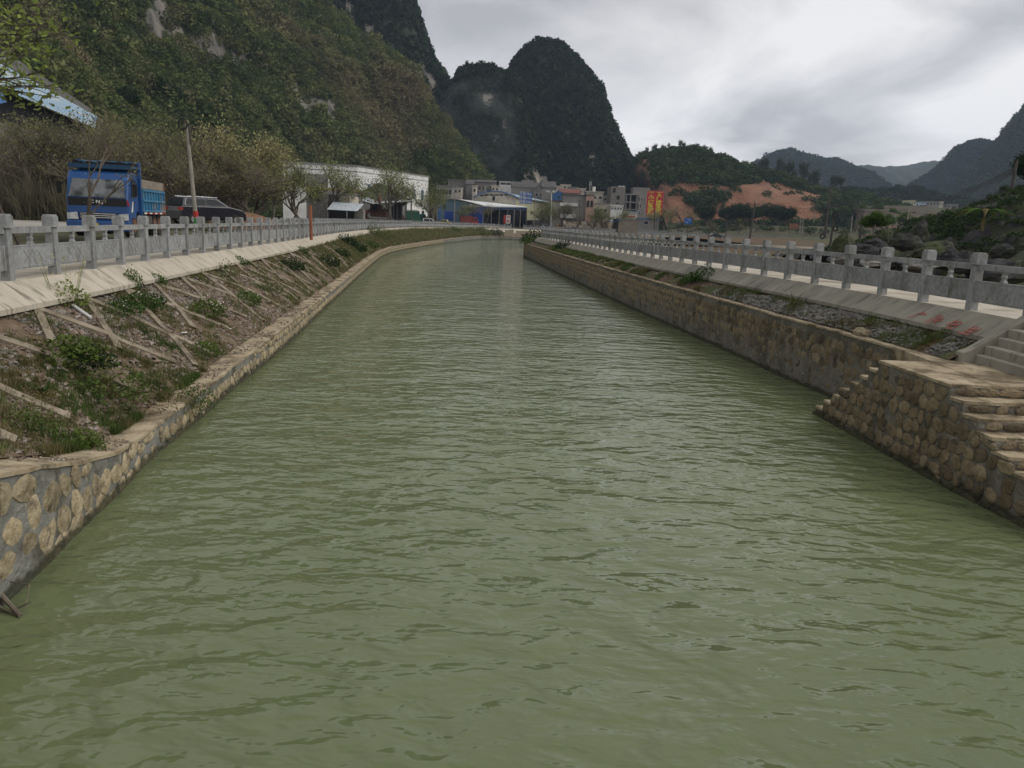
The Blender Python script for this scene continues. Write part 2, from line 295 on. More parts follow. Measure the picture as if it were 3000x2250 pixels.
RST = [((8.75, 15.75), 1.79, (10.52, 15.75)), ((8.72, 17), 1.78, (10.45, 17.3)), ((8.7, 18), 1.78, (10.38, 18.4)), ((8.5, 20.33), 1.78, (10.2, 20.8)), ((8.11, 23.1), 1.78, (9.9, 23.6)),
       ((7.86, 26.2), 1.78, (9.5, 26.7)), ((7.31, 31.2), 1.78, (8.9, 31.6)), ((6.4, 39.6), 1.78, (7.95, 39.8)), ((5.67, 47), 1.78, (7.45, 47)),
       ((4.95, 55), 1.78, (6.95, 55)), ((3.82, 67.4), 1.78, (5.9, 68)), ((3.1, 76), 1.76, (4.9, 77)), ((2.1, 88), 1.74, (3.6, 89)), ((0.8, 104), 1.72, (2.5, 102)),
       ((2.5, 108), 1.72, (4.5, 104)), ((14, 116), 1.72, (15, 112)), ((60, 124), 1.72, (60, 120))]
def densify(st, right):
    o = []
    for (w0, z0, f0), (w1, z1, f1) in zip(st, st[1:]):
        ln = math.hypot(w1[0] - w0[0], w1[1] - w0[1]); y = w0[1]
        k = max(1, int(ln / (.3 if y < 30 else .6 if y < 60 else 1.5)))
        for i in range(k):
            t = i / k; w = (lerp(w0[0], w1[0], t), lerp(w0[1], w1[1], t)); f = (lerp(f0[0], f1[0], t), lerp(f0[1], f1[1], t))
            o.append((Vector((*w, lerp(z0, z1, t))), Vector((*f, zfR(f[1]) if right else ZF))))
    o.append((Vector((*st[-1][0], st[-1][1])), Vector((*st[-1][2], zfR(200) if right else ZF))))
    return o
LB = densify(LST, 0); RB = densify(RST, 1)
CAPW = {0: .55, 1: .26}
def nvec(w, f):
    n = Vector((f.x - w.x, f.y - w.y, 0)); n.normalize(); return n
def bank(side, i, t):
    """point on the earth slope: t=0 back of the wall cap, t=1 below the slab"""
    B = LB if side == 0 else RB
    i = max(0, min(len(B) - 1.001, i)); k = int(i); fr = i - k
    w = B[k][0].lerp(B[k + 1][0], fr); f = B[k][1].lerp(B[k + 1][1], fr); n = nvec(w, f)
    a = w + n * CAPW[side]; a.z = w.z + .01
    b = f - n * .6; b.z = f.z - .54
    if t < 0: p = w + n * CAPW[side] * max(.08, 1 + t); p.z = w.z + .005; return p
    p = a.lerp(b, t)
    p.z += .06 * math.sin(math.pi * t) * (1 if side else 1.2) + .05 * fbm(p.x * 1.7, p.y * 1.7) * math.sin(math.pi * min(1, t * 1.2 + .05))
    return p
def find(side, px, py):
    best = None; B = LB if side == 0 else RB
    for i in range(0, len(B) - 1):
        for j in range(0, 13):
            t = j / 12; p = bank(side, i, t); q = pj(*p); d = (q[0] - px) ** 2 + (q[1] - py) ** 2
            if best is None or d < best[0]: best = (d, i, t, p)
    return best[3]
def bank_build(side):
    B = LB if side == 0 else RB; nm = 'left' if side == 0 else 'right'
    # slope
    g = MB(); rows = []
    for i in range(len(B)):
        rows.append([bank(side, i, t) for t in [0, .1, .2, .3, .4, .5, .6, .7, .8, .9, 1, 1.08]])
    g.grid(rows if side else [r[::-1] for r in rows]); g.build('bank_slope_' + nm, SOILR if side else SOIL, smooth=True, kind='structure')
    # slab + walkway
    g = MB(); r = []
    for w, f in B:
        n = nvec(w, f); lo = f - n * .74; lo.z = f.z - .40; a = f - n * .13; b = f + n * 2.6
        lo2 = lo.copy(); lo2.z -= .1; r.append([lo2 + n * .1, lo2, lo, lo.lerp(a, .5), a])
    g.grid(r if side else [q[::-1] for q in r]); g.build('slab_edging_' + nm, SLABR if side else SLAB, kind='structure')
    g = MB(); r = []
    for w, f in B:
        n = nvec(w, f); a = f - n * .13; b = f + n * 2.4; c = b.copy(); c.z -= .25; r.append([a, b, c])
    g.grid(r if side else [q[::-1] for q in r]); g.build('walkway_' + nm, PATH, kind='structure')
bank_build(0); bank_build(1)

def river_wall(side, name, label):
    B = LB if side == 0 else RB
    root = thing(name, label, 'retaining wall')
    g = MB(); rows = []; cap = MB(); cr_ = []
    for k, (w, f) in enumerate(B):
        n = nvec(w, f); row = []
        for z in [-1.2, -.1, .12, .3, .5, .75, 1., 1.25, 1.5, 9]:
            zz = min(z, w.z - .04 * abs(fbm(w.y * 1.3, 3))); p = w - n * .03 * max(0, (w.z - zz)); p.z = zz
            p -= n * .03 * fbm(w.y * 2.1, zz * 3, 2.); row.append(p)
        rows.append(row)
        e = row[-1].copy(); i = w + n * .04; i.z = w.z; bk = w + n * (CAPW[side] + .15); bk.z = w.z - .02 + .03 * fbm(w.x, w.y * .8)
        e2 = e - n * (.03 + .015 * fbm(w.y * 3, 1)); e3 = e2.copy(); e3.z -= .05; m_ = w + n * CAPW[side] * .5; m_.z = w.z + .015 * fbm(w.y * 2, 2)
        cr_.append([e3, e2, i, m_, bk])
    g.grid(rows if side else [q[::-1] for q in rows]); cap.grid(cr_ if side else [q[::-1] for q in cr_])
    g.build('mortar_face', MORT if side else MORTL, root, smooth=True); cap.build('wall_cap', CAPT, root)
    return root
wallL = river_wall(0, 'retaining_wall', 'low rubble stone river wall with sandy cap below the left bank')
wallR = river_wall(1, 'retaining_wall', 'high dark rubble stone river wall below the right bank')

rng = random.Random(5)
def stone_mesh(k, m):
    r = random.Random(k * 7 + 1); n = 9; ph = r.random() * 6; g = MB(); el = r.uniform(.8, 1.1)
    rad = [1 + .13 * math.sin(2 * t + ph) + r.uniform(-.1, .1) for t in [2 * math.pi * j / n for j in range(n)]]
    for rr, h in ((1, -.12), (.93, .12), (.6, .26)):
        for j in range(n):
            t = 2 * math.pi * j / n; q = rad[j] * rr; g.vert((math.cos(t) * q * el, -(h + r.uniform(-.05, .05) * (rr < 1)), math.sin(t) * q))
    c = g.vert((r.uniform(-.1, .1), -.29, r.uniform(-.1, .1)))
    for a in (0, n):
        for j in range(n): g.face((a + j, a + (j + 1) % n, a + n + (j + 1) % n, a + n + j))
    for j in range(n): g.face((2 * n + j, 2 * n + (j + 1) % n, c))
    return g.mesh('stone', m)
STM = [stone_mesh(k, STN) for k in range(7)]; STML = [stone_mesh(k + 20, STNL) for k in range(7)]
def stones(line, ztop, parent, meshes, cell, limit, mmat, zmin=-.12, cov=.9, seed=1, ymin=-1e9, ymax=1e9):
    """line: list of (point xy) along the foot; outward normal = right-hand of direction; stones laid in staggered courses"""
    r = random.Random(seed); out = []; s = 0.; pts = [Vector((p[0], p[1], 0)) for p in line]; acc = [0.]
    for a, b in zip(pts, pts[1:]): acc.append(acc[-1] + (b - a).length)
    def P(s_):
        for k in range(len(pts) - 1):
            if s_ <= acc[k + 1] or k == len(pts) - 2:
                t = (s_ - acc[k]) / max(1e-6, acc[k + 1] - acc[k]); return pts[k].lerp(pts[k + 1], t), (pts[k + 1] - pts[k]).normalized()
    row = 0; z = zmin + cell * .35
    items = []
    while z < 3:
        s = r.random() * cell
        while s < acc[-1]:
            wdt = cell * r.uniform(.7, 1.25)
            p, d = P(min(acc[-1], s + wdt / 2)); zt = ztop(s + wdt / 2)
            if z + cell * .2 < zt and r.random() < cov and ymin <= p.y < ymax:
                items.append((p, d, z + r.uniform(-.06, .06) * cell * 2, wdt * .5, min(cell * r.uniform(.4, .53), (zt - z) * .98)))
            s += wdt
        z += cell * .84; row += 1
    items.sort(key=lambda q: q[0].y)
    rest = MB()
    for k, (p, d, z, a, b) in enumerate(items):
        me = meshes[r.randrange(len(meshes))]; nrm = Vector((d.y, -d.x, 0)); rot = r.uniform(-.35, .35)
        M_ = Matrix.Translation((p.x + nrm.x * .015, p.y + nrm.y * .015, z)) @ Matrix((d, -nrm, Vector((0, 0, 1)))).transposed().to_4x4() @ Matrix.Rotation(rot, 4, 'Y') @ Matrix.Diagonal((a, .08, b, 1))
        if k < limit:
            o = link('stone', me, parent); o.matrix_world = M_
        else:
            b0 = len(rest.v); rest.v += [tuple(M_ @ v.co) for v in me.vertices]
            for f in me.polygons: rest.face([b0 + q for q in f.vertices])
    if rest.v: rest.build('far_stones', mmat, parent, kind='stuff')
# right wall: river is on the -x side. direction from far to near gives right-hand normal towards... computed by sign
lineR = [(w.x, w.y) for w, f in RB if w.y < 106 and w.x < 8.74][::3]
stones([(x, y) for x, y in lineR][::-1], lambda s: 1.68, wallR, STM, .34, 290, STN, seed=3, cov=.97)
LL = [(w.x, w.y, w.z) for w, f in LB if w.y < 150][::2]
def ztL(s):
    a = 0
    for p, q in zip(LL, LL[1:]):
        d = math.hypot(q[0] - p[0], q[1] - p[1])
        if a + d >= s: return lerp(p[2], q[2], (s - a) / d) - .06
        a += d
    return .6
stones([(x, y) for x, y, z in LL], ztL, wallL, STML, .42, 60, STNL, seed=8, cov=1., ymax=13)
stones([(x, y) for x, y, z in LL], ztL, wallL, STML, .3, 235, STNL, seed=9, cov=1., ymin=13)

# ---- water and the ground
g = MB(); rows = []
ys = [3, 6, 9, 12, 16, 20, 26, 34, 45, 60, 80, 110, 150, 215]
for y in ys: rows.append([(x, y, 0) for x in (-24, -12, -6, 0, 6, 12, 24, 70)])
g.grid([r_[::-1] for r_ in rows])
wm = bpy.data.materials.new('river_water'); wm.use_nodes = True; t_ = wm.node_tree; p_ = t_.nodes['Principled BSDF']; n = t_.nodes.new; l = t_.links.new
p_.inputs['Roughness'].default_value = .03; p_.inputs['IOR'].default_value = 1.345
gp = n('ShaderNodeNewGeometry').outputs['Position']
na = n('ShaderNodeTexNoise'); na.inputs['Scale'].default_value = .06; na.inputs['Detail'].default_value = 3; l(gp, na.inputs['Vector'])
ra = n('ShaderNodeValToRGB'); l(na.outputs[0], ra.inputs[0]); ra.color_ramp.elements[0].position = .35; ra.color_ramp.elements[1].position = .65
ra.color_ramp.elements[0].color = (.110, .134, .062, 1); ra.color_ramp.elements[1].color = (.130, .154, .076, 1); l(ra.outputs[0], p_.inputs['Base Color'])
def wl(scale, sx, sy, rot, det, rough=.5, dis=0.):
    mp = n('ShaderNodeMapping'); mp.inputs['Scale'].default_value = (sx, sy, 1); mp.inputs['Rotation'].default_value = (0, 0, rot); l(gp, mp.inputs[0])
    q = n('ShaderNodeTexNoise'); q.inputs['Scale'].default_value = scale; q.inputs['Detail'].default_value = det; q.inputs['Roughness'].default_value = rough; q.inputs['Distortion'].default_value = dis; l(mp.outputs[0], q.inputs['Vector']); return q.outputs[0]
def madd(a, b, k):
    q = n('ShaderNodeMath'); q.operation = 'MULTIPLY_ADD'; l(b, q.inputs[0]); q.inputs[1].default_value = k; 
    if a is None: q.inputs[2].default_value = 0
    else: l(a, q.inputs[2])
    return q.outputs[0]
h = madd(None, wl(1.8, .65, 1.2, .15, 2, .45, .5), 1.0)
h = madd(h, wl(3.6, .7, 1.25, -.15, 2, .5, .4), .36)
h = madd(h, wl(9, .8, 1.2, .1, 1.5), .06)
h = madd(h, wl(.45, .7, 1.1, .3, 2), 1.6)
bn = n('ShaderNodeBump'); bn.inputs['Strength'].default_value = 1; bn.inputs['Distance'].default_value = .105; l(h, bn.inputs['Height']); l(bn.outputs[0], p_.inputs['Normal'])
g.build('river_water', wm, kind='structure')
g = MB(); g.poly([(-24, 0, -1.1), (80, 0, -1.1), (80, 230, -1.1), (-24, 230, -1.1)]); g.build('riverbed', SOIL, kind='structure')

def terrL(x, y):
    """left ground height"""
    return 2.9 + .12 * fbm(x * .2, y * .2)
# left land: from the walkway back to the hill foot and beyond
g = MB(); rows = []
for w, f in LB[::3]:
    nn = nvec(w, f); b = f + nn * 2.38; row = []
    for d in (0, .5, 1.2, 2.5, 5, 9, 16, 30, 60, 120, 400):
        p = b + nn * d; p.z = lerp(ZF - .04, 2.93, sstep(0, 3, d)) + (.07 * fbm(p.x * .6, p.y * .6) if d > .1 else 0); row.append(p)
    rows.append(row)
rows = [[Vector((-5.5, -40, 2.6)) + (q - r0) for q, r0 in [(q, rows[0][0]) for q in rows[0]]]] + rows
g.grid([r_[::-1] for r_ in rows]); g.build('ground_left', VERGE, smooth=True, kind='structure')
# right land
def terrR(x, y):
    z = 2.45
    z += 4.5 * sstep(200, 262, y) * sstep(40, 80, x) + 9 * sstep(262, 430, y) * sstep(60, 180, x)
    z += 10 * sstep(420, 900, y)
    return z
g = MB(); rows = []
for w, f in [q for q in RB if q[0].y < 106][::4]:
    nn = nvec(w, f); b = f + nn * 2.38; row = []
    for d in (0, .4, 1, 2, 4, 7, 11, 17, 26, 40, 60, 90, 130, 200, 330):
        p = b + nn * d; p.z = zfR(p.y) - .05 - (.22 * sstep(0, 1, d)) + (.08 * fbm(p.x * .5, p.y * .5) if d > .1 else 0)
        if d > 60: p.z = lerp(p.z, terrR(p.x, p.y), .9)
        row.append(p)
    rows.append(row)
g.grid(rows); g.build('field', FIELD, smooth=True, kind='structure')
g = MB(); rows = []
for y in list(range(124, 400, 14)) + list(range(400, 1500, 60)) + [1800, 2300]:
    rows.append([(x + (y - 124) * .0, y, (2.42 if y < 140 else terrR(x, y)) + (.5 * fbm(x * .02, y * .02) if y > 150 else 0)) for x in ([40, 60, 80, 100, 130, 170, 220, 300, 420, 700, 1200, 2200] if y < 226 else [-20, 0, 15, 30, 45, 60, 80, 100, 130, 170, 220, 300, 420, 700, 1200, 2200])] if y < 226 else None)
rows = [r_ for r_ in rows if r_]
g.grid(rows); g.build('ground_right', FIELD, smooth=True, kind='structure')
g = MB(); rows = []
for y in [222.5, 232, 250, 280, 320, 370, 430, 500, 600, 800, 1200, 2300]:
    rows.append([(x, y, (ZF - .02 if y < 240 else terrR(x, y) + .2) + (.2 * fbm(x * .05, y * .05) if y > 223 else 0)) for x in [-300, -150, -80, -50, -30, -18, -8, 0, 15, 30, 45, 60, 80, 100, 130, 170, 220, 300, 420, 700, 1200, 2200]])
g.grid(rows); g.build('ground_far', VERGE, smooth=True, kind='structure')
# base sheet out to the horizon on every side
g = MB(); g.poly([(-2500, -200, -1.6), (2500, -200, -1.6), (2500, 2350, -1.6), (-2500, 2350, -1.6)]); g.build('ground', VERGE, kind='structure')
# road on the left
g = MB(); g.grid([[(a, y, 3.02), (b, y, 3.02)] for y, a, b in [(0, -50, -22), (30, -50, -22), (48, -56, -26), (70, -62, -30), (90, -60, -33), (115, -58, -40), (150, -48, -34), (190, -42, -30), (232, -26, -8)]])
g.build('road', ROAD, kind='structure')
g = MB(); g.grid([[(x, 232, 2.95), (x, 246, 2.95)] for x in (-14, 10, 60, 120, 300)]); g.build('road_far', ROAD, kind='structure')

# ---- river stair block with stone faces on the right
fx = [(6.5, 8.15), (9, 8.02), (11, 7.85), (12.9, 7.62), (14, 7.55), (15.5, 7.47), (16.5, 7.43), (18.4, 7.3)]
def faceX(y): return interp(y, fx)
root = thing('river_stairs', 'stone double stair block with flat landing stepping down into the river on the right', 'stairs')
b = MB()
levels = [(13.1, 15.5, 1.78)]
def slabseg(y0, y1, z, x1):
    n_ = 4 if y1 - y0 < 1 else 12; P = [(faceX(lerp(y0, y1, k / n_)) - .0, lerp(y0, y1, k / n_)) for k in range(n_ + 1)]
    return P + [(x1, y1)] + [(lerp(x1, P[0][0], k / 8), y0) for k in range(8)]
bm_ = MB(); tp = MB(); treads = []
for k in range(8):       # far flight
    y0 = 15.5 + .36 * (k - 1) if k else 13.1; y1 = 15.5 + .36 * k; treads.append((y0, y1, 1.78 - .222 * k, 9.0 if k else 11.))
for k in range(1, 9): treads.append((13.1 - .40 * k, 13.1 - .40 * (k - 1), 1.78 - .205 * k, 11.))
for (y0, y1, z, x1) in treads:
    bm_.prism(slabseg(y0, y1, z, x1), -1, z - .05)
    s_ = MB(); P = [(x - (.025 if i < 5 or y1 - y0 > 1 and i < 13 else 0) + .04 * fbm(y * 4, z * 5), y + (.05 * fbm(x * 3, y * 2) if y1 <= 13.11 else 0)) for i, (x, y) in enumerate(slabseg(y0, y1, z, x1))]
    s_.prism(P, z - .055, z)
    s_.build('landing' if (y0, y1) == (13.1, 15.5) else 'tread', CAPT, root)
bm_.build('mortar_core', MORT, root)
# stones on the river face
def ztS(s):
    y = 18.3 - s
    for (y0, y1, z, x1) in treads:
        if y0 <= y <= y1: return z - .06
    return 1.7 if y < 15 else .1
pts = [(faceX(y), y) for y in [18.3 - .3 * k for k in range(30)]]
stones(pts, ztS, root, STM, .31, 170, STN, seed=12, cov=.95)
for k in range(1, 9):    # stones on the near risers
    y = 13.1 - .40 * (k - 1)
    z = 1.78 - .205 * k; x = faceX(y) + .12
    while x < 9.9:
        w_ = rng.uniform(.13, .22); o = link('stone', STM[rng.randrange(7)], root)
        o.matrix_world = Matrix.Translation((x + w_, y - .005, z + .08)) @ Matrix.Diagonal((w_, .13, .085, 1)); x += 2 * w_ + .02
# sandy apron between the landing, the wall cap and the concrete steps
g = MB(); pl = [(8.4, 13.16), (9.9, 13.16), (11., 13.16), (11., 15.9), (9.6, 16.1), (9.25, 16.9), (8.9, 17.6), (8.72, 17.6), (8.55, 15.55)]
g.prism(pl, 1.5, 1.787); g.build('sandy_apron', CAPT, kind='structure')
# concrete steps up to the walkway
root = thing('concrete_steps', 'pale concrete steps with a sloping cheek rising from the landing to the right walkway', 'steps')
cx = [(9.30, 1.787), (9.42, 2.0), (9.68, 2.17), (9.93, 2.34), (10.15, 2.51), (10.36, ZF - .003)]
cor = [atz(2820, 1048, 1.85), atz(2852, 1026, 2.03), atz(2888, 1007, 2.19), atz(2924, 985, 2.35), atz(2957, 964, 2.51), atz(2989, 938, 2.68)]
for k in range(1, 6):
    c0 = cor[k]; z = [0, 1.97, 2.15, 2.33, 2.51, 2.68][k]
    s_ = MB(); s_.prism([(c0.x, 15.62), (c0.x + .02, 12.6), (12.8, 12.6), (12.8, 15.62)], 1.5, z)
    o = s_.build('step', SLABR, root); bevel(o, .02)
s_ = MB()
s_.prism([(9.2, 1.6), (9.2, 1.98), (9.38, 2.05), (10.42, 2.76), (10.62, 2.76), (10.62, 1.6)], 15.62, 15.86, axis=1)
o = s_.build('cheek', SLABR, root); bevel(o, .015)

# ---- painted warning on the slab
def slabpt(px, py):
    best = None
    for i, (w, f) in enumerate(RB[:60]):
        n_ = nvec(w, f)
        for j in range(21):
            a = f - n_ * .13; lo = f - n_ * .74; lo.z = f.z - .40; p = a.lerp(lo, j / 20); q = pj(*p); d = (q[0] - px) ** 2 + (q[1] - py) ** 2
            if best is None or d < best[0]: best = (d, p, n_)
    return best[1], best[2]
root = thing('painted_warning', 'four red brush painted characters on the sloping slab beside the concrete steps', 'graffiti')
for (px, py, ch) in [(2700, 932, '严'), (2752, 945, '禁'), (2802, 958, '电'), (2850, 968, '鱼')]:
    p, n_ = slabpt(px, py); dn = (n_ * -.61 + Vector((0, 0, -.27))).normalized(); al = Vector((-n_.y, n_.x, 0)) * -1
    Mx = XY(al, -dn, p + Vector((0, 0, .02)) - n_ * .012)
    text(ch, .66, Mx, 'character', REDW, root, ex=.001, bold=.004, sx=.62)
    
# ================================================================== STONE BALUSTRADES
pm = MB(); pm.box((0, 0, .49), (.185, .185, 1.02)); POSTM = pm.mesh('post', GRAN)
pm = MB(); pm.box((0, 0, 1.015), (.17, .17, .03)); pm.prism([(-.13, -.09), (-.09, -.13), (.09, -.13), (.13, -.09), (.13, .09), (.09, .13), (-.09, .13), (-.13, .09)], 1.03, 1.07)
pm.box((0, 0, 1.165), (.238, .238, .19)); pm.box((0, 0, 1.28), (.215, .215, .04), taper=.92); CAPM = pm.mesh('post_cap', GRAN)
SP = 1.9; PL = SP - .2
pm = MB(); pm.box((0, 0, .985), (PL, .12, .13)); RAILM = pm.mesh('rail', GRAN)
pm = MB(); pm.box((0, 0, .44), (PL, .09, .48)); PANM = pm.mesh('panel', GRAN)
pm = MB()
for s in (-1, 1):
    for zz in (.23, .65): pm.box((0, s * .0465, zz), (PL - .12, .005, .008))
    for xx in (-PL / 2 + .06, PL / 2 - .06): pm.box((xx, s * .0465, .44), (.008, .005, .42))
    for k, (cx_, cz_, ln, sg) in enumerate([(-.3, .5, .22, 1), (-.17, .37, .22, 1), (0, .52, .2, 1), (.05, .36, .22, 1), (.22, .5, .22, 1), (.34, .38, .2, 1), (-.3, .38, .2, -1), (-.1, .5, .22, -1), (.1, .38, .2, -1), (.28, .52, .22, -1), (-.2, .55, .1, -1), (.2, .33, .1, -1)]):
        Mx = Matrix.Translation((cx_, s * .0468, cz_)) @ Matrix.Rotation(.75 * sg, 4, 'Y'); pm.box((0, 0, 0), (ln, .006, .008), Mx)
CARM = pm.mesh('carving', CARV)
pm = MB(); prof = [(.075, .68), (.075, .70), (.035, .75), (.055, .81), (.035, .86), (.075, .905), (.075, .92)]
for (a, z0), (b2, z1) in zip(prof, prof[1:]):
    bb = len(pm.v)
    for r_, z in ((a, z0), (b2, z1)):
        for i, j in ((-1, -1), (1, -1), (1, 1), (-1, 1)): pm.v.append((i * r_, j * min(r_, .045), z))
    for q in range(4): pm.face((bb + q, bb + (q + 1) % 4, bb + 4 + (q + 1) % 4, bb + 4 + q))
BALM = pm.mesh('baluster', GRAN)
def fence(path, name, label, carve=75, gaps=(), bal=1e9):
    root = thing(name, label, 'balustrade'); pts = [Vector(p) for p in path]; acc = [0]
    for a, b_ in zip(pts, pts[1:]): acc.append(acc[-1] + (b_ - a).length)
    n_ = int(acc[-1] / SP); P = []
    k = 0
    for i in range(n_ + 1):
        s = i * SP
        while k < len(pts) - 2 and s > acc[k + 1]: k += 1
        P.append(pts[k].lerp(pts[k + 1], (s - acc[k]) / (acc[k + 1] - acc[k])))
    for i, p in enumerate(P):
        d = (P[min(i + 1, n_)] - P[max(0, i - 1)]); a = math.atan2(d.y, d.x)
        o = link('post', POSTM, root, p, a); o.rotation_euler = (rng.gauss(0, .006), rng.gauss(0, .006), a + rng.gauss(0, .01)); c = link('post_cap', CAPM, o)
        if i == n_ or any(g0 <= p.x <= g1 and p.y > 150 for g0, g1 in gaps): continue
        q = P[i + 1]; m_ = (p + q) / 2; dd = q - p; a = math.atan2(dd.y, dd.x); sx = (dd.length - .2) / PL; tz = math.atan2(dd.z, math.hypot(dd.x, dd.y))
        o = link('rail', RAILM, root, m_, a, (sx, 1, 1)); 
        o = link('panel', PANM, root, m_, a, (sx, 1, 1))
        if m_.y < carve: link('carving', CARM, o)
        if m_.y < bal: link('baluster', BALM, root, m_, a)
    return root
fl = [f for w, f in LB if f.y < 221.6 and f.x < 0]
fence([(p.x, p.y, ZF) for p in fl if p.y > 9.5], 'stone_balustrade', 'long pale granite balustrade curving along the left walkway of the river', gaps=((-3.6, -1.7),), carve=60)
fr_ = [(f.x, f.y, f.z) for w, f in RB if 15.7 <= f.y < 99 and f.x > 2.6]
fence(fr_, 'stone_balustrade', 'grey granite balustrade on the right bank above the gravel strip', carve=60)
fence([(1.5, 223, ZF), (14, 224, ZF), (60, 222, 2.6), (110, 212, 2.5), (170, 195, 2.5)], 'stone_balustrade', 'distant pale balustrade across the fields beyond the ploughed plot', carve=0, bal=0)

# ---- diagonal concrete lattice on the left bank
root = thing('bank_lattice', 'diagonal lattice of thin concrete beams set in the weedy left bank', 'concrete lattice')
def bidx(side, y):
    B = LB if side == 0 else RB
    for i, (w, f) in enumerate(B):
        if w.y > y: return i
    return len(B) - 1
cum = [0.]
for a, b_ in zip(LB, LB[1:]): cum.append(cum[-1] + ((b_[0] + b_[1]) / 2 - (a[0] + a[1]) / 2).length)
def idx_s(s):
    if s <= 0: return 0
    for i in range(len(cum) - 1):
        if cum[i + 1] >= s: return i + (s - cum[i]) / (cum[i + 1] - cum[i])
    return len(cum) - 1
def beam(s0, t0, s1, t1, wd=.085):
    g = MB(); top = []; n_ = 8
    for k in range(n_ + 1):
        p = bank(0, idx_s(lerp(s0, s1, k / n_)), lerp(t0, t1, k / n_)); top.append(p)
    rows = []
    for k, p in enumerate(top):
        d = (top[min(k + 1, n_)] - top[max(k - 1, 0)]).normalized(); up = Vector((.65, 0, 1)).normalized(); sd_ = d.cross(up).normalized()
        hh = .075 + .02 * fbm(p.x * 2, p.y * 2)
        rows.append([p - sd_ * wd - up * .08, p - sd_ * wd + up * hh, p + sd_ * wd + up * hh, p + sd_ * wd - up * .08])
    g.grid(rows); g.build('concrete_beam', BEAM, root)
s = 3.2
rb = random.Random(3)
while s < 100:
    j = rb.uniform(-.15, .15)
    beam(s + j, .99, s + j + 2.3 + rb.uniform(-.2, .2), rb.uniform(.03, .2)); 
    beam(s + j, .99, s + j - 1.5 + rb.uniform(-.2, .2), rb.uniform(.3, .5) if rb.random() < .6 else .06)
    s += 2.3
# ================================================================== VEGETATION TOOLS
def clump_mesh(name, m, n, sz, seed, flat=.75, core=.5, up=.6):
    r = random.Random(seed); g = MB()
    for k in range(n):
        while 1:
            p = Vector((r.uniform(-1, 1), r.uniform(-1, 1), r.uniform(-1, 1)))
            if core < p.length < 1: break
        p = Vector((p.x, p.y, p.z * flat)); p *= 1 + .18 * fbm(p.x * 2 + seed, p.y * 2, p.z * 2)
        g.leaf(p, sz * r.uniform(.7, 1.4), r, up=up, asp=.6)
    return g.mesh(name, m)
def scatter(name, me, pts, label, cat, kind='stuff'):
    """pts: (x,y,z,scale,rot) - one foliage mass object; instances of one clump on a point cloud"""
    tpl = bpy.data.objects.new('clump', me)
    pm_ = bpy.data.meshes.new(name); pm_.from_pydata([p[:3] for p in pts], [], [])
    a = pm_.attributes.new('scl', 'FLOAT', 'POINT'); a.data.foreach_set('value', [p[3] for p in pts])
    a = pm_.attributes.new('rot', 'FLOAT', 'POINT'); a.data.foreach_set('value', [p[4] for p in pts])
    o = link(name, pm_, kind=kind, label=label, cat=cat)
    ng = bpy.data.node_groups.new('scatter', 'GeometryNodeTree')
    ng.interface.new_socket('Geometry', in_out='INPUT', socket_type='NodeSocketGeometry'); ng.interface.new_socket('Geometry', in_out='OUTPUT', socket_type='NodeSocketGeometry')
    n = ng.nodes.new; l = ng.links.new; gi = n('NodeGroupInput'); go = n('NodeGroupOutput'); ip = n('GeometryNodeInstanceOnPoints'); oi = n('GeometryNodeObjectInfo'); oi.inputs['Object'].default_value = tpl; oi.inputs['As Instance'].default_value = True
    s = n('GeometryNodeInputNamedAttribute'); s.data_type = 'FLOAT'; s.inputs[0].default_value = 'scl'
    r = n('GeometryNodeInputNamedAttribute'); r.data_type = 'FLOAT'; r.inputs[0].default_value = 'rot'; cx = n('ShaderNodeCombineXYZ')
    l(gi.outputs[0], ip.inputs['Points']); l(oi.outputs['Geometry'], ip.inputs['Instance']); l(s.outputs['Attribute'], ip.inputs['Scale']); l(r.outputs['Attribute'], cx.inputs[2]); l(cx.outputs[0], ip.inputs['Rotation']); l(ip.outputs[0], go.inputs[0])
    md = o.modifiers.new('scatter', 'NODES'); md.node_group = ng
    return o
ROCKM = mat('karst_rock', [(.25, (.08, .078, .07)), (.5, (.165, .15, .13)), (.75, (.28, .25, .20))], .12, .9, 1., .5, dist=1., stretch=(1, 1, .25), over=((.05, .052, .045), .1, .5, .62, (1, 1, .3)))
HSOIL = mat('hillside_ground', [(.25, (.02, .03, .013)), (.5, (.035, .045, .02)), (.75, (.065, .06, .033))], .06, .95, 1., .6, dist=.8)
HSOILD = mat('karst_ground', [(.25, (.012, .018, .01)), (.5, (.02, .028, .014)), (.75, (.032, .038, .02))], .06, .95, 1., .4, dist=1.)
def hill_mesh(name, xs, ys, zf, mats, rock=None):
    """heightfield; rock(px,py,fb)->bool gives faces of bare rock"""
    g = MB(); P = [[Vector((x, y, zf(x, y))) for x in xs] for y in ys]; g.grid(P); nx = len(xs) - 1
    for k in range(len(g.f)):
        i, j = divmod(k, nx); p = P[i][j]
        if rock and rock(*pj(*p), p): g.mi[k] = 1
    return g.build(name, mats, smooth=True, kind='structure')
def patches(lst, wob=25.):
    def f(px, py, p):
        a = px + wob * fbm(p.x * .08, p.y * .08, p.z * .05); b = py + wob * fbm(p.z * .08, p.x * .08, 7.)
        for cx_, cy_, rx_, ry_ in lst:
            if ((a - cx_) / rx_) ** 2 + ((b - cy_) / ry_) ** 2 < 1: return True
        return False
    return f
def rngs(a, b, n): return [lerp(a, b, k / (n - 1)) for k in range(n)]
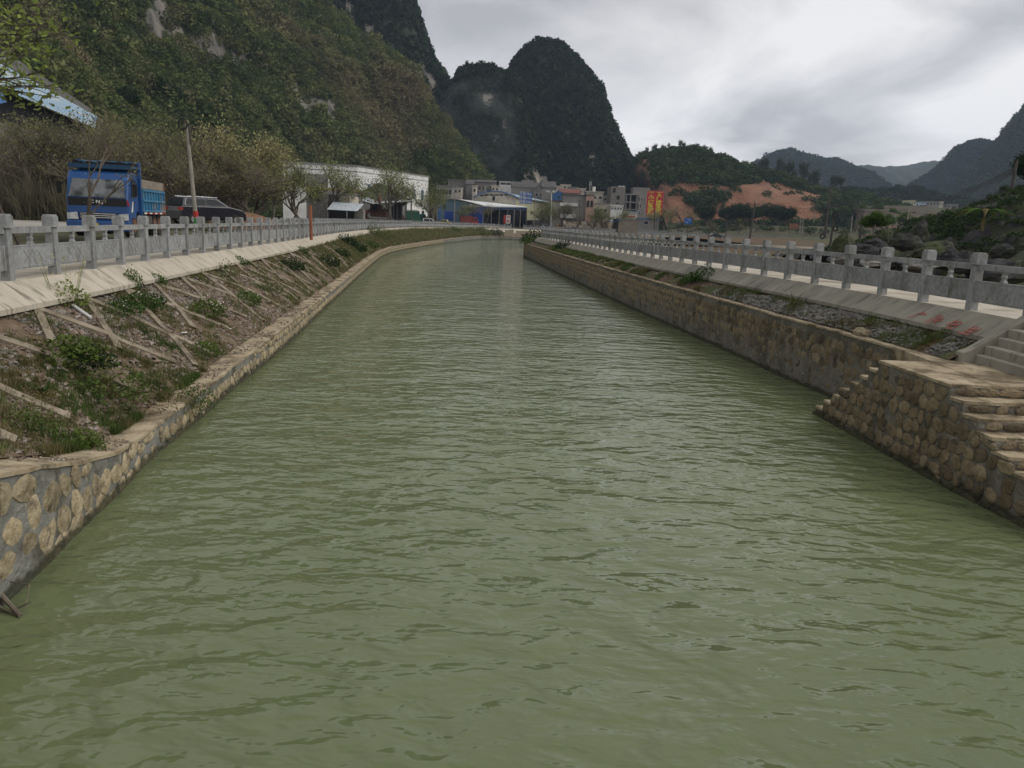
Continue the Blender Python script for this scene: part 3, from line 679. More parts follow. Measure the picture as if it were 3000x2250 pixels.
def scatter_on(zf, x0, x1, y0, y1, n, smin, smax, seed, rock=None, keep=None, sink=.1, steep=1.):
    r = random.Random(seed); out = []; tries = 0
    while len(out) < n and tries < n * 8:
        tries += 1; x = r.uniform(x0, x1); y = r.uniform(y0, y1); z = zf(x, y)
        if keep and not keep(x, y, z): continue
        e = .8; gx = (zf(x + e, y) - z) / e; gy = (zf(x, y + e) - z) / e
        if gy < -1.5 : continue
        if r.random() > math.sqrt(1 + gx * gx + gy * gy) / 4: continue
        q = pj(x, y, z)
        if q[0] < -300 or q[0] > 3300 or q[1] < -350: continue
        if rock and rock(*q, Vector((x, y, z))) and r.random() < .95: continue
        s = lerp(smin, smax, r.random() ** 2); out.append((x, y, z - s * sink, s, r.random() * 6.28))
    return out
# ---------------- hill A: the long slope on the left
FOOT = [(60, -66), (80, -66), (100, -64), (130, -63), (170, -62), (210, -60), (235, -52), (265, -40), (295, -27), (312, -7), (330, -3), (400, 0)]
def zA(x, y):
    d = interp(y, FOOT) - x
    if d <= 0: return 2.6 + d * .6
    w = sstep(200, 305, y)
    near = d * .72 if d < 10 else 7.2 + (d - 10) * 1.12
    far = interp(d, [(0, 0), (5, 9), (12, 20), (28, 38), (45, 53), (67, 70), (100, 98), (200, 190)])
    z = lerp(near, far, w)
    z += (5.5 * fbm(x * .03, y * .03, 1.) + 1.6 * fbm(x * .12, y * .12, 5.)) * min(1, d / 15)
    # cliff bands
    z += 7 * sstep(.46, .54, (z / 95 + .07 * fbm(x * .02, y * .02))) * sstep(90, 150, y)
    return 2.6 + z * (1 - sstep(322, 372, y)) 
rkA = patches([(462, 40, 36, 62), (520, 95, 42, 26), (590, 130, 44, 34), (650, 160, 40, 24), (690, 185, 18, 30), (620, 60, 20, 60), (865, 265, 30, 16), (920, 300, 60, 22), (965, 320, 25, 25), (875, 245, 16, 7), (1060, 20, 10, 30), (320, 330, 28, 18), (955, 215, 12, 6)], 22)
xsA = rngs(-230, 2, 150); ysA = rngs(62, 375, 170)
hill_mesh('hill_left', xsA, ysA, zA, [HSOIL, ROCKM], rkA)
CL1 = clump_mesh('clump', HILL_L, 230, .13, 1); CL2 = clump_mesh('clump', HILL_L, 260, .14, 2, flat=1.)
keepA = lambda x, y, z: interp(y, FOOT) - x > 1.5 and pj(x, y, z)[1] < 700
scatter('hillside_shrubs', CL1, scatter_on(zA, -190, 0, 66, 345, 17000, .8, 3.0, 3, rkA, keepA), 'dense shrubs and dry scrub covering the long left hillside', 'shrubs')
scatter('hillside_trees', CL2, scatter_on(zA, -190, 0, 80, 345, 2600, 1.8, 4.4, 4, rkA, lambda x, y, z: keepA(x, y, z) and fbm(x * .025, y * .025, 9) > -.05, sink=-.15), 'scattered round tree crowns dotted over the left hillside', 'trees')
# ---------------- karst peaks
def peak(name, prof, Y0, Df, Db, base, p=2.2, amp=.035, seed=0., nx=120, ny=90, mats=None, rock=None, x_amp=0.):
    PR = []
    for px, py in prof:
        v = at(px, py + {425: 14, 455: 14, 480: 32, 400: 12}.get(Y0, 0), Y0); PR.append((v.x, v.z))
    PR.sort()
    def zf(x, y):
        t = (y - Y0) / (Df if y < Y0 else Db); zr = interp(x, PR)
        if zr <= base: return base - 4
        h = (zr - base); t2 = min(1.25, abs(t))
        s = 1 - t2 ** p
        z = base + h * s + h * amp * (fbm(x * .035 + seed, y * .035, seed) * 1.5 + .6 * fbm(x * .12, y * .12 + seed, 3.)) * (1 if abs(t) > .05 else .35) + x_amp * (fbm(x * .55, y * .55, 2.) + .5 * fbm(x * 1.6, y * 1.6))
        return z
    hill_mesh(name, rngs(PR[0][0], PR[-1][0], nx), rngs(Y0 - Df, Y0 + Db, ny), zf, mats or [HSOILD, ROCKM], rock)
    return zf, PR[0][0], PR[-1][0]
CLD = clump_mesh('clump', HILL_D, 90, .24, 3, flat=.9); CLF = clump_mesh('clump', HILL_F, 90, .24, 4, flat=.9)
# B : dark cliff mountain behind the slope
rkB = patches([(1240, 210, 12, 40), (1258, 245, 14, 25), (1225, 190, 8, 20), (1080, 80, 14, 14), (1015, 25, 18, 14), (1030, 60, 8, 16)], 9)
zB, a0, a1 = peak('karst_cliff_mountain', [(700, -330), (900, -330), (1050, -270), (1150, -140), (1190, -55), (1205, 0), (1222, 50), (1240, 90), (1256, 130), (1264, 160), (1278, 172), (1292, 195), (1310, 228), (1330, 256), (1350, 300), (1385, 400), (1410, 560), (1420, 660)], 455, 75, 60, 4, p=2.6, seed=2.3, rock=rkB)
scatter('cliff_vegetation', CLD, scatter_on(zB, a0, a1, 385, 600, 6500, 2., 4.2, 5, rkB), 'dark vegetation clinging to the steep cliff mountain behind the left slope', 'trees')
# C : small double topped peak
rkC = patches([(1372, 300, 10, 25), (1425, 300, 14, 22), (1440, 285, 14, 12), (1480, 375, 9, 28), (1450, 405, 16, 14), (1545, 530, 12, 35), (1570, 520, 10, 40), (1595, 520, 12, 30)], 9)
zC, c0, c1 = peak('karst_peak_small', [(1240, 660), (1300, 420), (1338, 245), (1344, 222), (1356, 205), (1372, 192), (1390, 196), (1402, 184), (1420, 188), (1440, 186), (1452, 196), (1462, 192), (1480, 212), (1500, 205), (1530, 260), (1570, 400), (1620, 560), (1660, 660)], 425, 60, 90, 4, p=2.5, seed=4.1, rock=rkC)
scatter('small_peak_vegetation', CLD, scatter_on(zC, c0, c1, 362, 500, 4200, 1.8, 3.8, 6, rkC), 'dark trees and creepers covering the small double topped peak', 'trees')
# D : the big cone
rkD = patches([(1733, 480, 12, 32), (1740, 500, 8, 20), (1540, 540, 16, 30), (1580, 500, 8, 20), (1725, 440, 5, 10)], 9)
zD, d0, d1 = peak('karst_cone_peak', [(1420, 660), (1450, 420), (1480, 230), (1492, 200), (1505, 175), (1520, 150), (1540, 130), (1562, 112), (1585, 105), (1610, 105), (1632, 113), (1655, 128), (1680, 143), (1700, 168), (1722, 205), (1736, 225), (1748, 250), (1762, 310), (1780, 345), (1795, 385), (1812, 415), (1832, 450), (1850, 470), (1868, 510), (1885, 540), (1905, 600), (1930, 665)], 480, 95, 110, 4, p=2.3, seed=6.7, rock=rkD)
scatter('cone_peak_vegetation', CLD, scatter_on(zD, d0, d1, 385, 570, 8500, 2., 4.4, 7, rkD), 'dense dark forest covering the big cone shaped karst peak', 'trees')
# E : wooded hill with the red earth cut, right of the cone
def redm(px, py, p):
    a = px + 14 * fbm(p.x * .05, p.z * .1); b = py + 9 * fbm(p.z * .1, p.x * .06, 3.)
    if 1862 < a < 1915 and b > 470: return True
    top = interp(a, [(1850, 530), (2000, 535), (2140, 545), (2200, 535), (2240, 528), (2300, 548), (2400, 565), (2440, 600)])
    if 2003 < a < 2140 and 565 < b < 600 - (a - 2140) * .05 and a < 2150 - (b - 565) * 1.2: return False
    return b > top and a < 2400 and b < 652 + 6 * fbm(p.x * .1, 1)
zE, e0, e1 = peak('wooded_hill', [(1840, 660), (1850, 480), (1862, 462), (1885, 445), (1915, 438), (1950, 430), (1990, 428), (2030, 440), (2070, 452), (2110, 468), (2150, 480), (2200, 492), (2250, 515), (2310, 535), (2370, 548), (2430, 552), (2470, 562), (2540, 590), (2640, 640), (2700, 690)], 400, 110, 120, 3, p=1.9, seed=1.1, amp=.05, mats=[HSOIL, REDE], rock=redm)
scatter('wooded_hill_forest', CLF, scatter_on(zE, e0, e1, 292, 480, 7000, 1.3, 3., 8, redm), 'green mixed forest covering the low hill above the red earth cut', 'trees')
# far mountains
PF = [(2140, 560), (2185, 500), (2202, 487), (2234, 469), (2248, 457), (2263, 451), (2280, 449), (2295, 448), (2324, 459), (2350, 466), (2381, 475), (2396, 478), (2409, 470), (2425, 477), (2438, 485), (2458, 490), (2478, 506), (2510, 560), (2540, 640), (2560, 700)]
zF_, f0, f1 = peak('far_mountain', PF, 1150, 260, 80, 5, p=1.9, seed=8., nx=90, ny=50, amp=.02)
scatter('far_mountain_trees', CLD, scatter_on(zF_, f0, f1, 900, 1300, 3500, 4, 8, 9), 'tree cover on the rounded blue far mountain left of the valley gap', 'trees')
PG = [(2440, 640), (2470, 530), (2507, 487), (2519, 483), (2528, 486), (2543, 502), (2556, 498), (2568, 492), (2600, 489), (2641, 487), (2670, 483), (2767, 470), (2850, 470), (2900, 560), (2950, 660)]
zG, g0, g1 = peak('farthest_mountain', PG, 1750, 420, 300, 5, p=1.8, seed=9., nx=90, ny=50, amp=.025)
PH = [(2560, 690), (2620, 590), (2670, 552), (2710, 526), (2740, 502), (2767, 481), (2780, 465), (2790, 450), (2808, 437), (2825, 425), (2845, 420), (2860, 420), (2873, 425), (2890, 430), (2906, 441), (2930, 470), (2990, 560), (3100, 700)]
zH, h0, h1 = peak('right_blue_mountain', PH, 950, 240, 60, 5, p=1.8, seed=10., nx=90, ny=60, amp=.03)
scatter('right_mountain_trees', CLD, scatter_on(zH, h0, h1, 720, 1080, 7000, 3.6, 7, 10), 'tree cover on the steep blue mountain right of the valley gap', 'trees')
PI_ = [(2640, 740), (2720, 640), (2800, 560), (2860, 500), (2906, 441), (2922, 424), (2942, 398), (2965, 365), (3000, 322), (3060, 260), (3150, 180), (3300, 120), (3600, 60), (3900, 200), (4200, 500), (4400, 800)]
zI, i0, i1 = peak('right_green_mountain', PI_, 760, 260, 50, 5, p=1.6, seed=11., nx=110, ny=60, amp=.02, mats=[HSOILD, ROCKM])
scatter('right_slope_trees', CLF, scatter_on(zI, i0, i1, 510, 950, 12000, 3.2, 6, 11), 'tree cover on the near right mountain slope behind the village', 'trees')
# low wooded ridge in the middle distance on the right
zJ, j0, j1 = peak('low_ridge', [(2330, 690), (2380, 600), (2440, 560), (2480, 556), (2540, 560), (2600, 560), (2660, 552), (2700, 562), (2760, 580), (2900, 600), (3100, 640), (3200, 760)], 520, 70, 90, 4, p=1.8, seed=12., nx=70, ny=30, mats=[HSOILD, ROCKM])
scatter('low_ridge_trees', CLD, scatter_on(zJ, j0, j1, 445, 600, 3000, 2, 4, 12), 'dark low wooded ridge behind the village on the right', 'trees')
# brown terraced slope in the right middle distance
def zK(x, y):
    if x < .415 * y + 3: return -3
    t = sstep(205, 330, y); z = 2.6 + 15 * t + .7 * fbm(x * .04, y * .04); q = z * .8; return lerp(z, math.floor(q) / .8, .5)
TERR = mat('terraced_plots', [(.25, (.035, .03, .018)), (.5, (.06, .042, .027)), (.75, (.08, .06, .038))], .06, .95, .8, .6, dist=.5, over=[((.05, .06, .028), .06, .5, .6), ((.12, .07, .045), .2, .56, .66)])
hill_mesh('terraced_slope', rngs(62, 260, 70), rngs(226, 420, 60), zK, [TERR, ROCKM])

# ================================================================== TREES
def tree_mesh(seed, h, spread, lean=0., leaves=800, lsz=.1, leafm=LEAF_O, crown_lo=.35, twigs=True, trunk_r=.12, forks=(3, 5), barkm=TWIG, droop=0., depth=4, flat=.8):
    r = random.Random(seed); tk = MB(); lf = MB(); tw = MB(); tips = []
    def grow(p, d, ln, rad, dep):
        n_ = 3; q = p
        for k in range(n_):
            d2 = (d + Vector((r.gauss(0, .16), r.gauss(0, .16), r.gauss(0, .08) - droop * (dep < depth)))).normalized(); q2 = q + d2 * ln / n_
            (tk if dep >= 2 else tw).tube(q, q2, rad * (1 - k * .15), rad * (1 - (k + 1) * .15), 6 if dep >= 3 else 4 if dep == 2 else 3); q = q2; d = d2
            if dep <= 2: tips.append((q.copy(), dep))
        if dep == 0: return
        for k in range(r.randint(*forks) if dep < depth else r.randint(3, 5)):
            a = r.uniform(0, 6.28); tl = r.uniform(.45, 1.) * spread; side = Vector((math.cos(a), math.sin(a), .1))
            nd = (d * (1 - tl * .35) + side * tl * .75 + Vector((0, 0, .12 * flat))).normalized()
            grow(p.lerp(q, r.uniform(.55, 1.)), nd, ln * r.uniform(.6, .82), rad * .55, dep - 1)
    grow(Vector((0, 0, -.15)), Vector((lean, r.uniform(-.1, .1), 1)).normalized(), h * crown_lo + .1, trunk_r, depth)
    for k in range(leaves):
        p, dep = tips[r.randrange(len(tips))]
        if p.z < h * .3 and r.random() < .7: continue
        s = .35 if dep < 2 else .2
        lf.leaf(p + Vector((r.gauss(0, s), r.gauss(0, s), r.gauss(0, s * .8))), lsz * r.uniform(.6, 1.3), r, up=1.2)
    return tk.mesh('trunk', BARK), tw.mesh('twigs', barkm), lf.mesh('crown', leafm)
def tree(parts, label, loc, rz=0, scl=1., name='bare_tree', cat='tree', group=None, sz=None):
    o = thing(name, label, cat, loc, rz, group); o.scale = sz or (scl, scl, scl)
    for nm, me in zip(('trunk', 'twigs', 'crown'), parts): link(nm, me, o)
    return o
T1 = tree_mesh(11, 7, 1.0, leaves=1000, lsz=.075, leafm=LEAF_O, forks=(3, 5), depth=4, trunk_r=.14)
T2 = tree_mesh(12, 7, 1.1, lean=.2, leaves=900, lsz=.075, leafm=LEAF_O, forks=(3, 5), depth=4, trunk_r=.12)
T3 = tree_mesh(13, 7, .9, lean=-.15, leaves=750, lsz=.075, leafm=LEAF_O, forks=(3, 5), depth=4, trunk_r=.1)
T4 = tree_mesh(14, 8, 1.1, leaves=4200, lsz=.09, leafm=LEAF_F, forks=(4, 5), depth=4, trunk_r=.16)
T5 = tree_mesh(15, 8, 1.0, leaves=1500, lsz=.1, leafm=leafmat('young_leaves', [(.15, .18, .06), (.20, .22, .08)]), forks=(3, 4), depth=4, trunk_r=.16, crown_lo=.33)
T6 = tree_mesh(16, 5, .8, lean=.25, leaves=60, lsz=.05, leafm=LEAF_O, forks=(2, 3), depth=3, trunk_r=.07, crown_lo=.4)
T6b = tree_mesh(26, 5, .7, lean=-.3, leaves=60, lsz=.05, leafm=LEAF_O, forks=(2, 3), depth=3, trunk_r=.075, crown_lo=.38)
T7 = tree_mesh(17, 7, 1.0, leaves=7000, lsz=.16, leafm=LEAF_D, forks=(4, 5), depth=4, trunk_r=.2)
T8 = tree_mesh(38, 9, 1.45, lean=.35, leaves=2600, lsz=.1, leafm=LEAF_Y, forks=(3, 5), depth=4, trunk_r=.2, crown_lo=.42, droop=.03, flat=.3)
thicket = 'thin branched trees of the roadside thicket behind the truck'
def gz(x, y): return zA(x, y) if interp(y, FOOT) - x > 0 else 2.95
r = random.Random(9)
# thicket along the far side of the road: individuals
for k in range(44):
    px = -60 + 18.5 * k + r.uniform(-12, 12); Y = r.uniform(60, 90)
    v = at(px, 640, Y); T = [T1, T2, T3][k % 3]; z = gz(v.x, Y) 
    tree(T, 'thin bushy half bare tree in the roadside thicket behind the truck', (v.x, Y, z - .1), r.random() * 6.28, 1., group=thicket, sz=(1.4, 1.4, r.uniform(1.0, 1.6) * (.75 if px > 600 else 1)))
for px, Y, T, s, lab in [
    (655, 78, T4, 1.55, 'broad flowering tree with yellowish crown behind the leaning pole'),
    (560, 80, T4, 1.35, 'flowering tree just left of the broad yellowish one behind the pole'),
    (672, 62, T1, 1.05, 'thick trunked tree standing alone beside the earth mound'),
    (740, 84, T2, 1.2, 'tangled half bare tree behind the left end of the earth mound'),
    (800, 82, T1, 1.15, 'dense olive tree behind the right end of the earth mound'),
    (850, 84, T3, 1.25, 'leafy tree in front of the left end of the white factory'),
    (888, 78, T5, 1.2, 'forked young leafed tree at the left corner of the block shed'),
    (975, 112, T5, 1.6, 'spreading young leafed tree rising behind the block shed'),
    (1005, 118, T5, 1.45, 'young leafed tree before the dark opening of the white factory'),
    (1150, 150, T5, 2., 'young leafed tree before the blue windows of the white factory'),
    (1190, 162, T5, 1.9, 'young leafed tree before the right part of the white factory'),
    (1240, 178, T5, 1.7, 'slender tree at the right corner of the white factory'),
    (1270, 192, T5, 1.45, 'small tree between white factory and blue hall'),
    (1345, 229, T5, 1.25, 'willowy small tree in front of the blue gabled hall'),
    (1385, 229, T3, 1.3, 'thin tree before the open bays of the blue hall'),
    (1425, 230, T3, 1.25, 'thin bare tree beside the water sign of the blue hall'),
    (1572, 229, T5, 1.5, 'willowy tree below the blue distance sign'),
    (1600, 230, T5, 1.2, 'small leafy tree right of the blue distance sign'),
    (1645, 230, T3, 1.5, 'bare tree between the silver car and the pale building'),
    (1662, 230, T2, 1.6, 'bare dark tree before the balcony of the pink arched house'),
    (1740, 229, T5, 1.3, 'leafy tree in front of the pink arched windows'),
    (1775, 229, T5, 1.3, 'broad leafy tree right of the pink arched windows'),
    (1830, 229, T5, 1.2, 'leafy tree at the foot of the unfinished concrete building'),
    (1690, 229, T3, 1.2, 'thin tree in front of the stone yard wall'),
    (1950, 229, T4, 1.2, 'brown topped tree right of the red billboard'),
    (1985, 228, T2, 1.7, 'tall bare tree right of the red billboard before the red earth'),
    (2030, 229, T5, .9, 'low bush like tree left of the small blue sign'),
    (2075, 232, T1, .8, 'round brownish tree right of the small blue sign'),
    (2160, 235, T1, .75, 'round grey tree by the far road'),
    (2210, 240, T1, .7, 'second round grey tree along the far road')]:
    v = at(px, 650, Y); tree(T, lab, (v.x, Y, 2.75), r.random() * 6.28, s, name='leafy_tree')
# twiggy undergrowth along the road
def twig_clump(seed, n, m):
    r = random.Random(seed); g = MB()
    for k in range(n):
        a = r.uniform(0, 6.28); q = V(math.cos(a), math.sin(a), 0) * r.uniform(0, .5); e = q * r.uniform(1.4, 2.2) + V(0, 0, r.uniform(.8, 2.)); mid = q.lerp(e, .5) + V(r.gauss(0, .12), r.gauss(0, .12), 0)
        g.tube(q, mid, .016, .012, 3); g.tube(mid, e, .012, .005, 3); g.tube(mid, mid + V(r.gauss(0, .3), r.gauss(0, .3), .5), .008, .004, 3)
    return g.mesh('clump', m)
rb2 = random.Random(77); pts = []
while len(pts) < 900:
    Y = rb2.uniform(56, 96); px = rb2.uniform(-80, 860); v = at(px, 640, Y)
    if v.x > -30 - (Y - 56) * .1: continue
    pts.append((v.x, Y, gz(v.x, Y) - .1, rb2.uniform(.9, 2.1), rb2.random() * 6))
scatter('roadside_brush', twig_clump(5, 60, TWIGG), pts, 'tangled bare brush between the trunks of the roadside thicket', 'brush')
scatter('roadside_weeds', clump_mesh('clump', HILL_L, 160, .12, 12, flat=.5), [(p[0], p[1], p[2], p[3] * .55, p[4]) for p in pts[:520]], 'low green weeds at the foot of the roadside thicket', 'weeds')
pts = []
while len(pts) < 900:
    x, y = rb2.uniform(30, 230), rb2.uniform(226, 330)
    if fbm(x * .04, y * .04, 6) < 0: continue
    pts.append((x, y, (ZF if y < 240 else terrR(x, y)) , rb2.uniform(.5, 1.8), rb2.random() * 6))
scatter('field_scrub', clump_mesh('clump', HILL_F, 110, .16, 14, flat=.6), pts, 'low scrub scattered over the far fields on the right', 'scrub')
# small bare trees right before the truck
def base(px, py, z): v = atz(px, py, z); return v
tree(T6b, 'small bare crooked tree leaning over the road left of the truck', at(62, 668, 24).xy.to_3d() + Vector((0, 0, 2.8)), 1.2, .95)
tree(T6, 'small bare forked tree in front of the blue truck cab', at(246, 672, 23).xy.to_3d() + Vector((0, 0, 2.8)), .4, 1.05)
tree(T8, 'fresh green spring tree reaching in from the left edge of the picture', (-17.0, 21.5, 2.8), .5, 1.12, name='spring_tree')
# big dark evergreen above the thicket
for px, py, s, lab in [(480, 330, 2.1, 'large dark evergreen crown on the slope above the thicket'), (400, 340, 1.7, 'dark evergreen at the left of the large dark crown'), (560, 330, 1.7, 'dark evergreen at the right of the large dark crown')]:
    for Y in range(70, 200, 2):
        v = at(px, py, Y)
        if zA(v.x, Y) > v.z: break
    tree(T7, lab, (v.x, Y, zA(v.x, Y) - 3), px, s, name='evergreen_tree')
# dark clump of trees below the red earth, and the line of tall ones on the ridge
for k in range(16):
    px = 2075 + k * 16.5 + r.uniform(-5, 5); Y = 266 + r.uniform(-8, 8); v = at(px, 655, Y)
    tree(T7, 'dark evergreen in the row below the red earth slope', (v.x, Y, terrR(v.x, Y) - .6), r.random() * 6, 1.0, name='evergreen_tree', group='dark evergreens in the row below the red earth slope', sz=(1.35, 1.35, r.uniform(1.15, 1.5)))
EU = tree_mesh(41, 12, .5, leaves=1500, lsz=.3, leafm=HILL_F, forks=(3, 4), depth=3, trunk_r=.15, crown_lo=.5)
for k in range(17):
    px = 2235 + k * 14 + r.uniform(-5, 5); Y = 385; v = at(px, 580, Y)
    tree(EU, 'tall slim tree on the ridge line right of the red earth slope', (v.x, Y, zE(v.x, Y) - 1.5), r.random() * 6, r.uniform(.5, .95), name='slim_tree', group='tall slim trees on the ridge right of the red earth')
for k in range(34):
    px = 1868 + k * 10.5 + r.uniform(-4, 4); Y = 400; v = at(px, 500, Y)
    tree(EU, 'tree standing out on the crest of the wooded hill', (v.x, Y, zE(v.x, Y) - 1.6), r.random() * 6, r.uniform(.22, .5), name='crest_tree', group='trees along the crest of the wooded hill')
# crest trees on the karst peaks
for k in range(46):
    px, Y, zf = [(1340 + k * 3.6, 425, zC), (1490 + (k - 15) * 13, 480, zD)][k > 14]; v = at(px, 300, Y)
    if pj(v.x, Y, zf(v.x, Y))[1] > 470: continue
    tree(EU, 'small tree standing on the skyline of the karst peaks', (v.x, Y, zf(v.x, Y) - .8), r.random() * 6, r.uniform(.2, .42), name='crest_tree', group='small trees on the skyline of the karst peaks')

# ================================================================== BUSHES, GRASS AND GRAVEL ON THE BANKS
def bush_mesh(seed, n, sz, m, flowers=0, fm=None, flat=.8, stalks=0):
    r = random.Random(seed); g = MB()
    for k in range(int(n * 1.7)):
        a = r.uniform(0, 6.28); rr = r.random() ** .5; z = r.random() * (1 - rr * .6) * flat * 1.3; w = 1 + .3 * fbm(math.cos(a) * 1.5 + seed, math.sin(a) * 1.5)
        g.leaf((math.cos(a) * rr * w, math.sin(a) * rr * w, z), sz * r.uniform(.6, 1.3), r, up=1.)
    for k in range(stalks):
        a = r.uniform(0, 6.28); q = Vector((math.cos(a) * .4, math.sin(a) * .4, 0)); e = q * 2.2 + Vector((0, 0, r.uniform(1., 1.9))); g.tube(q, e, .012, .006, 3)
    fl_ = MB()
    for k in range(flowers):
        a = r.uniform(0, 6.28); rr = r.random() ** .5; p = Vector((math.cos(a) * rr, math.sin(a) * rr, flat * 1.25 * (1 - rr * .5) + r.uniform(-.1, .15)))
        if stalks: p = Vector((math.cos(a) * rr, math.sin(a) * rr, r.uniform(1., 1.9)))
        fl_.leaf(p, .035, r, up=2, asp=.9)
    return g.mesh('foliage', m), (fl_.mesh('flowers', fm) if flowers else None)
FLW = mat('white_flowers', [(.5, (.6, .6, .5))], 3, .8); FLY = mat('yellow_flowers', [(.5, (.5, .42, .06))], 3, .8)
DRYL = leafmat('dry_weed', [(.16, .13, .06), (.12, .10, .05)])
BU = [bush_mesh(1, 420, .075, LEAF_T), bush_mesh(2, 520, .07, LEAF_T, 26, FLW), bush_mesh(3, 380, .08, LEAF_D), bush_mesh(4, 260, .07, LEAF_Y, 50, FLY, stalks=9), bush_mesh(5, 460, .06, GRASSG, flat=1.), bush_mesh(6, 420, .045, DRYL)]
def bush(k, side, px, py, rad, label, zs=1., name='bush', loc=None):
    p = loc or find(side, px, py); o = thing(name, label, 'bush', p - Vector((0, 0, .03)), px * .37); rad *= 1.25; o.scale = (rad, rad, rad * zs)
    link('foliage', BU[k][0], o)
    if BU[k][1]: link('flowers', BU[k][1], o)
for a in [(3, 0, 185, 890, .42, 'mustard plant with tall yellow flower stalks below the near balustrade', 1.1), (0, 0, 390, 835, .22, 'narrow climbing leafy plant beside the slab edge', 2.4),
          (0, 0, 447, 822, .3, 'small bush by the slab edge below the fourth post'), (1, 0, 420, 895, .42, 'bush with yellow flecks in the upper middle of the near left bank'), (1, 0, 350, 915, .38, 'dark bush with white flowers left of the lattice crossing'),
          (0, 0, 190, 1065, .5, 'large deep green bush low on the near left bank'), (2, 0, 250, 1085, .42, 'dark bush right of the large deep green one'), (1, 0, 600, 925, .48, 'bush dotted with white flowers in the middle of the left bank'),
          (0, 0, 597, 1050, .38, 'bright green bush just above the wall cap'), (4, 0, 665, 805, .42, 'grassy tuft like bush high on the left bank'), (1, 0, 718, 885, .42, 'round bush with few flowers below the lattice beams'),
          (2, 0, 858, 790, .62, 'dark elongated bush halfway along the left bank'), (0, 0, 690, 748, .35, 'low green bush touching the slab in the middle distance'), (4, 0, 800, 860, .4, 'light green weed clump above the wall cap in the middle distance'),
          (2, 0, 960, 775, .7, 'dark bush farther up the left bank'), (2, 0, 1000, 750, .6, 'dark bush before the bend of the wall'), (0, 0, 880, 745, .4, 'small bush below the red pole'),
          (2, 0, 1010, 715, .9, 'wide dark bush row beneath the far slab'), (2, 0, 1045, 735, .9, 'dark bush at the end of the bush row near the cap'), (0, 0, 1085, 728, .8, 'light bush on the cap at the far bend'),
          (4, 0, 1095, 690, 1.3, 'tall grey green bush against the far balustrade'), (4, 0, 1125, 700, 1.2, 'second tall grey green bush at the far bend'), (0, 0, 1330, 680, 1.3, 'grassy bush on the far bank left of the wall corner'),
          (4, 0, 1420, 690, 2., 'reedy clump on the far bank'), (2, 0, 1450, 692, 1.8, 'dark low clump at the far water edge'), (5, 0, 110, 1185, .3, 'dry tuft near the lower left beam'),
          (4, 0, 330, 1190, .55, 'tangled light grass clump overhanging the cap'), (5, 0, 430, 1195, .45, 'brownish grass mat above the wall corner'), (4, 0, 60, 1260, .35, 'low green weeds at the left edge of the near bank'), (0, 0, 210, 1300, .3, 'dark green weeds at the foot of the near bank'),
          (4, 1, 2330, 905, .26, 'green grass clump beside the long bladed reed'), (4, 1, 2570, 960, .26, 'bright grass tuft above the ochre stone'), (0, 1, 2640, 925, .2, 'leafy weed leaning on the grey slab'), (4, 1, 2600, 1000, .2, 'small bright grass tuft right of the ochre stone'), (4, 1, 2770, 985, .2, 'bright grass tuft below the red painting'),
          (1, 1, 2075, 812, .6, 'round leafy bush with pale flowers below the right balustrade'), (0, 1, 2030, 825, .4, 'low part leaning bush left of the flowery one'), (2, 1, 1655, 728, .85, 'dark bush near the far end of the right bank'), (2, 1, 1562, 705, 1.5, 'big dark bush at the end of the right bank'), (0, 1, 1548, 712, .9, 'light green bush at the right wall corner')]:
    bush(*a)
# hanging tuft over the wall
p = Vector((-6.35, 14.8, .35)); bush(4, 0, 560, 1200, .35, 'hanging tangle of grass draped over the left wall', 1.3, name='hanging_grass', loc=p)
def blades(n, ln, wd, m, seed, name, label, pos, spread=1., arch=.5, cat='plant'):
    r = random.Random(seed); g = MB(); c = pos
    for k in range(n):
        a = r.uniform(0, 6.28); d = Vector((math.cos(a), math.sin(a), 0)); s = d.cross(Vector((0, 0, 1))) * wd; L_ = ln * r.uniform(.6, 1.1); pr = None; e = r.uniform(.3, 1) * spread
        rows = []
        for j in range(6):
            t = j / 5; q = c + d * (L_ * e * t) + Vector((0, 0, L_ * (t - arch * t * t))); rows.append([q - s * (1 - t * .95), q + s * (1 - t * .95)])
        g.grid(rows)
    return g.build(name, m, label=label, cat=cat)
blades(13, .95, .022, GRASSG, 2, 'reed_plant', 'tall reed with long arching blades against the grey slab', find(1, 2322, 905), .8, .35)
blades(12, .45, .03, LEAF_T, 3, 'rosette_plant', 'broad bladed rosette plant near the left lattice beam', find(0, 115, 1165), .8, .4)
# grass and gravel stuff
def grass(side, n, y0, y1, seed, dens, m, name, label, ln=.13, trange=(0, 1)):
    r = random.Random(seed); g = MB(); B = LB if side == 0 else RB; i0, i1 = bidx(side, y0), bidx(side, y1)
    for k in range(n):
        i = i0 + (i1 - i0) * r.random(); t = r.uniform(*trange); p = bank(side, i, t)
        if fbm(p.x * .8, p.y * .8, seed) < dens: continue
        far = 1 + max(0, p.y - 22) * .03
        for q in range(7):
            a = r.uniform(0, 6.28); d = Vector((math.cos(a), math.sin(a), 0)); b_ = p + d * r.uniform(0, .08); e = b_ + d * r.uniform(.02, .1) * far + Vector((0, 0, ln * far * r.uniform(.4, 1.2))); s = d.cross(Vector((0, 0, 1))) * .008 * far
            i_ = len(g.v); g.v += [tuple(b_ - s), tuple(b_ + s), tuple(e)]; g.face((i_, i_ + 1, i_ + 2))
    g.build(name, m, kind='stuff', label=label, cat='grass')
grass(0, 13000, 8, 60, 1, .06, GRASS, 'bank_grass', 'sparse dry and green grass on the left earth bank')
grass(0, 4200, 9, 17, 7, 0., GRASSG, 'bank_weeds', 'denser green weeds on the nearest part of the left bank', ln=.15, trange=(-.2, .6))
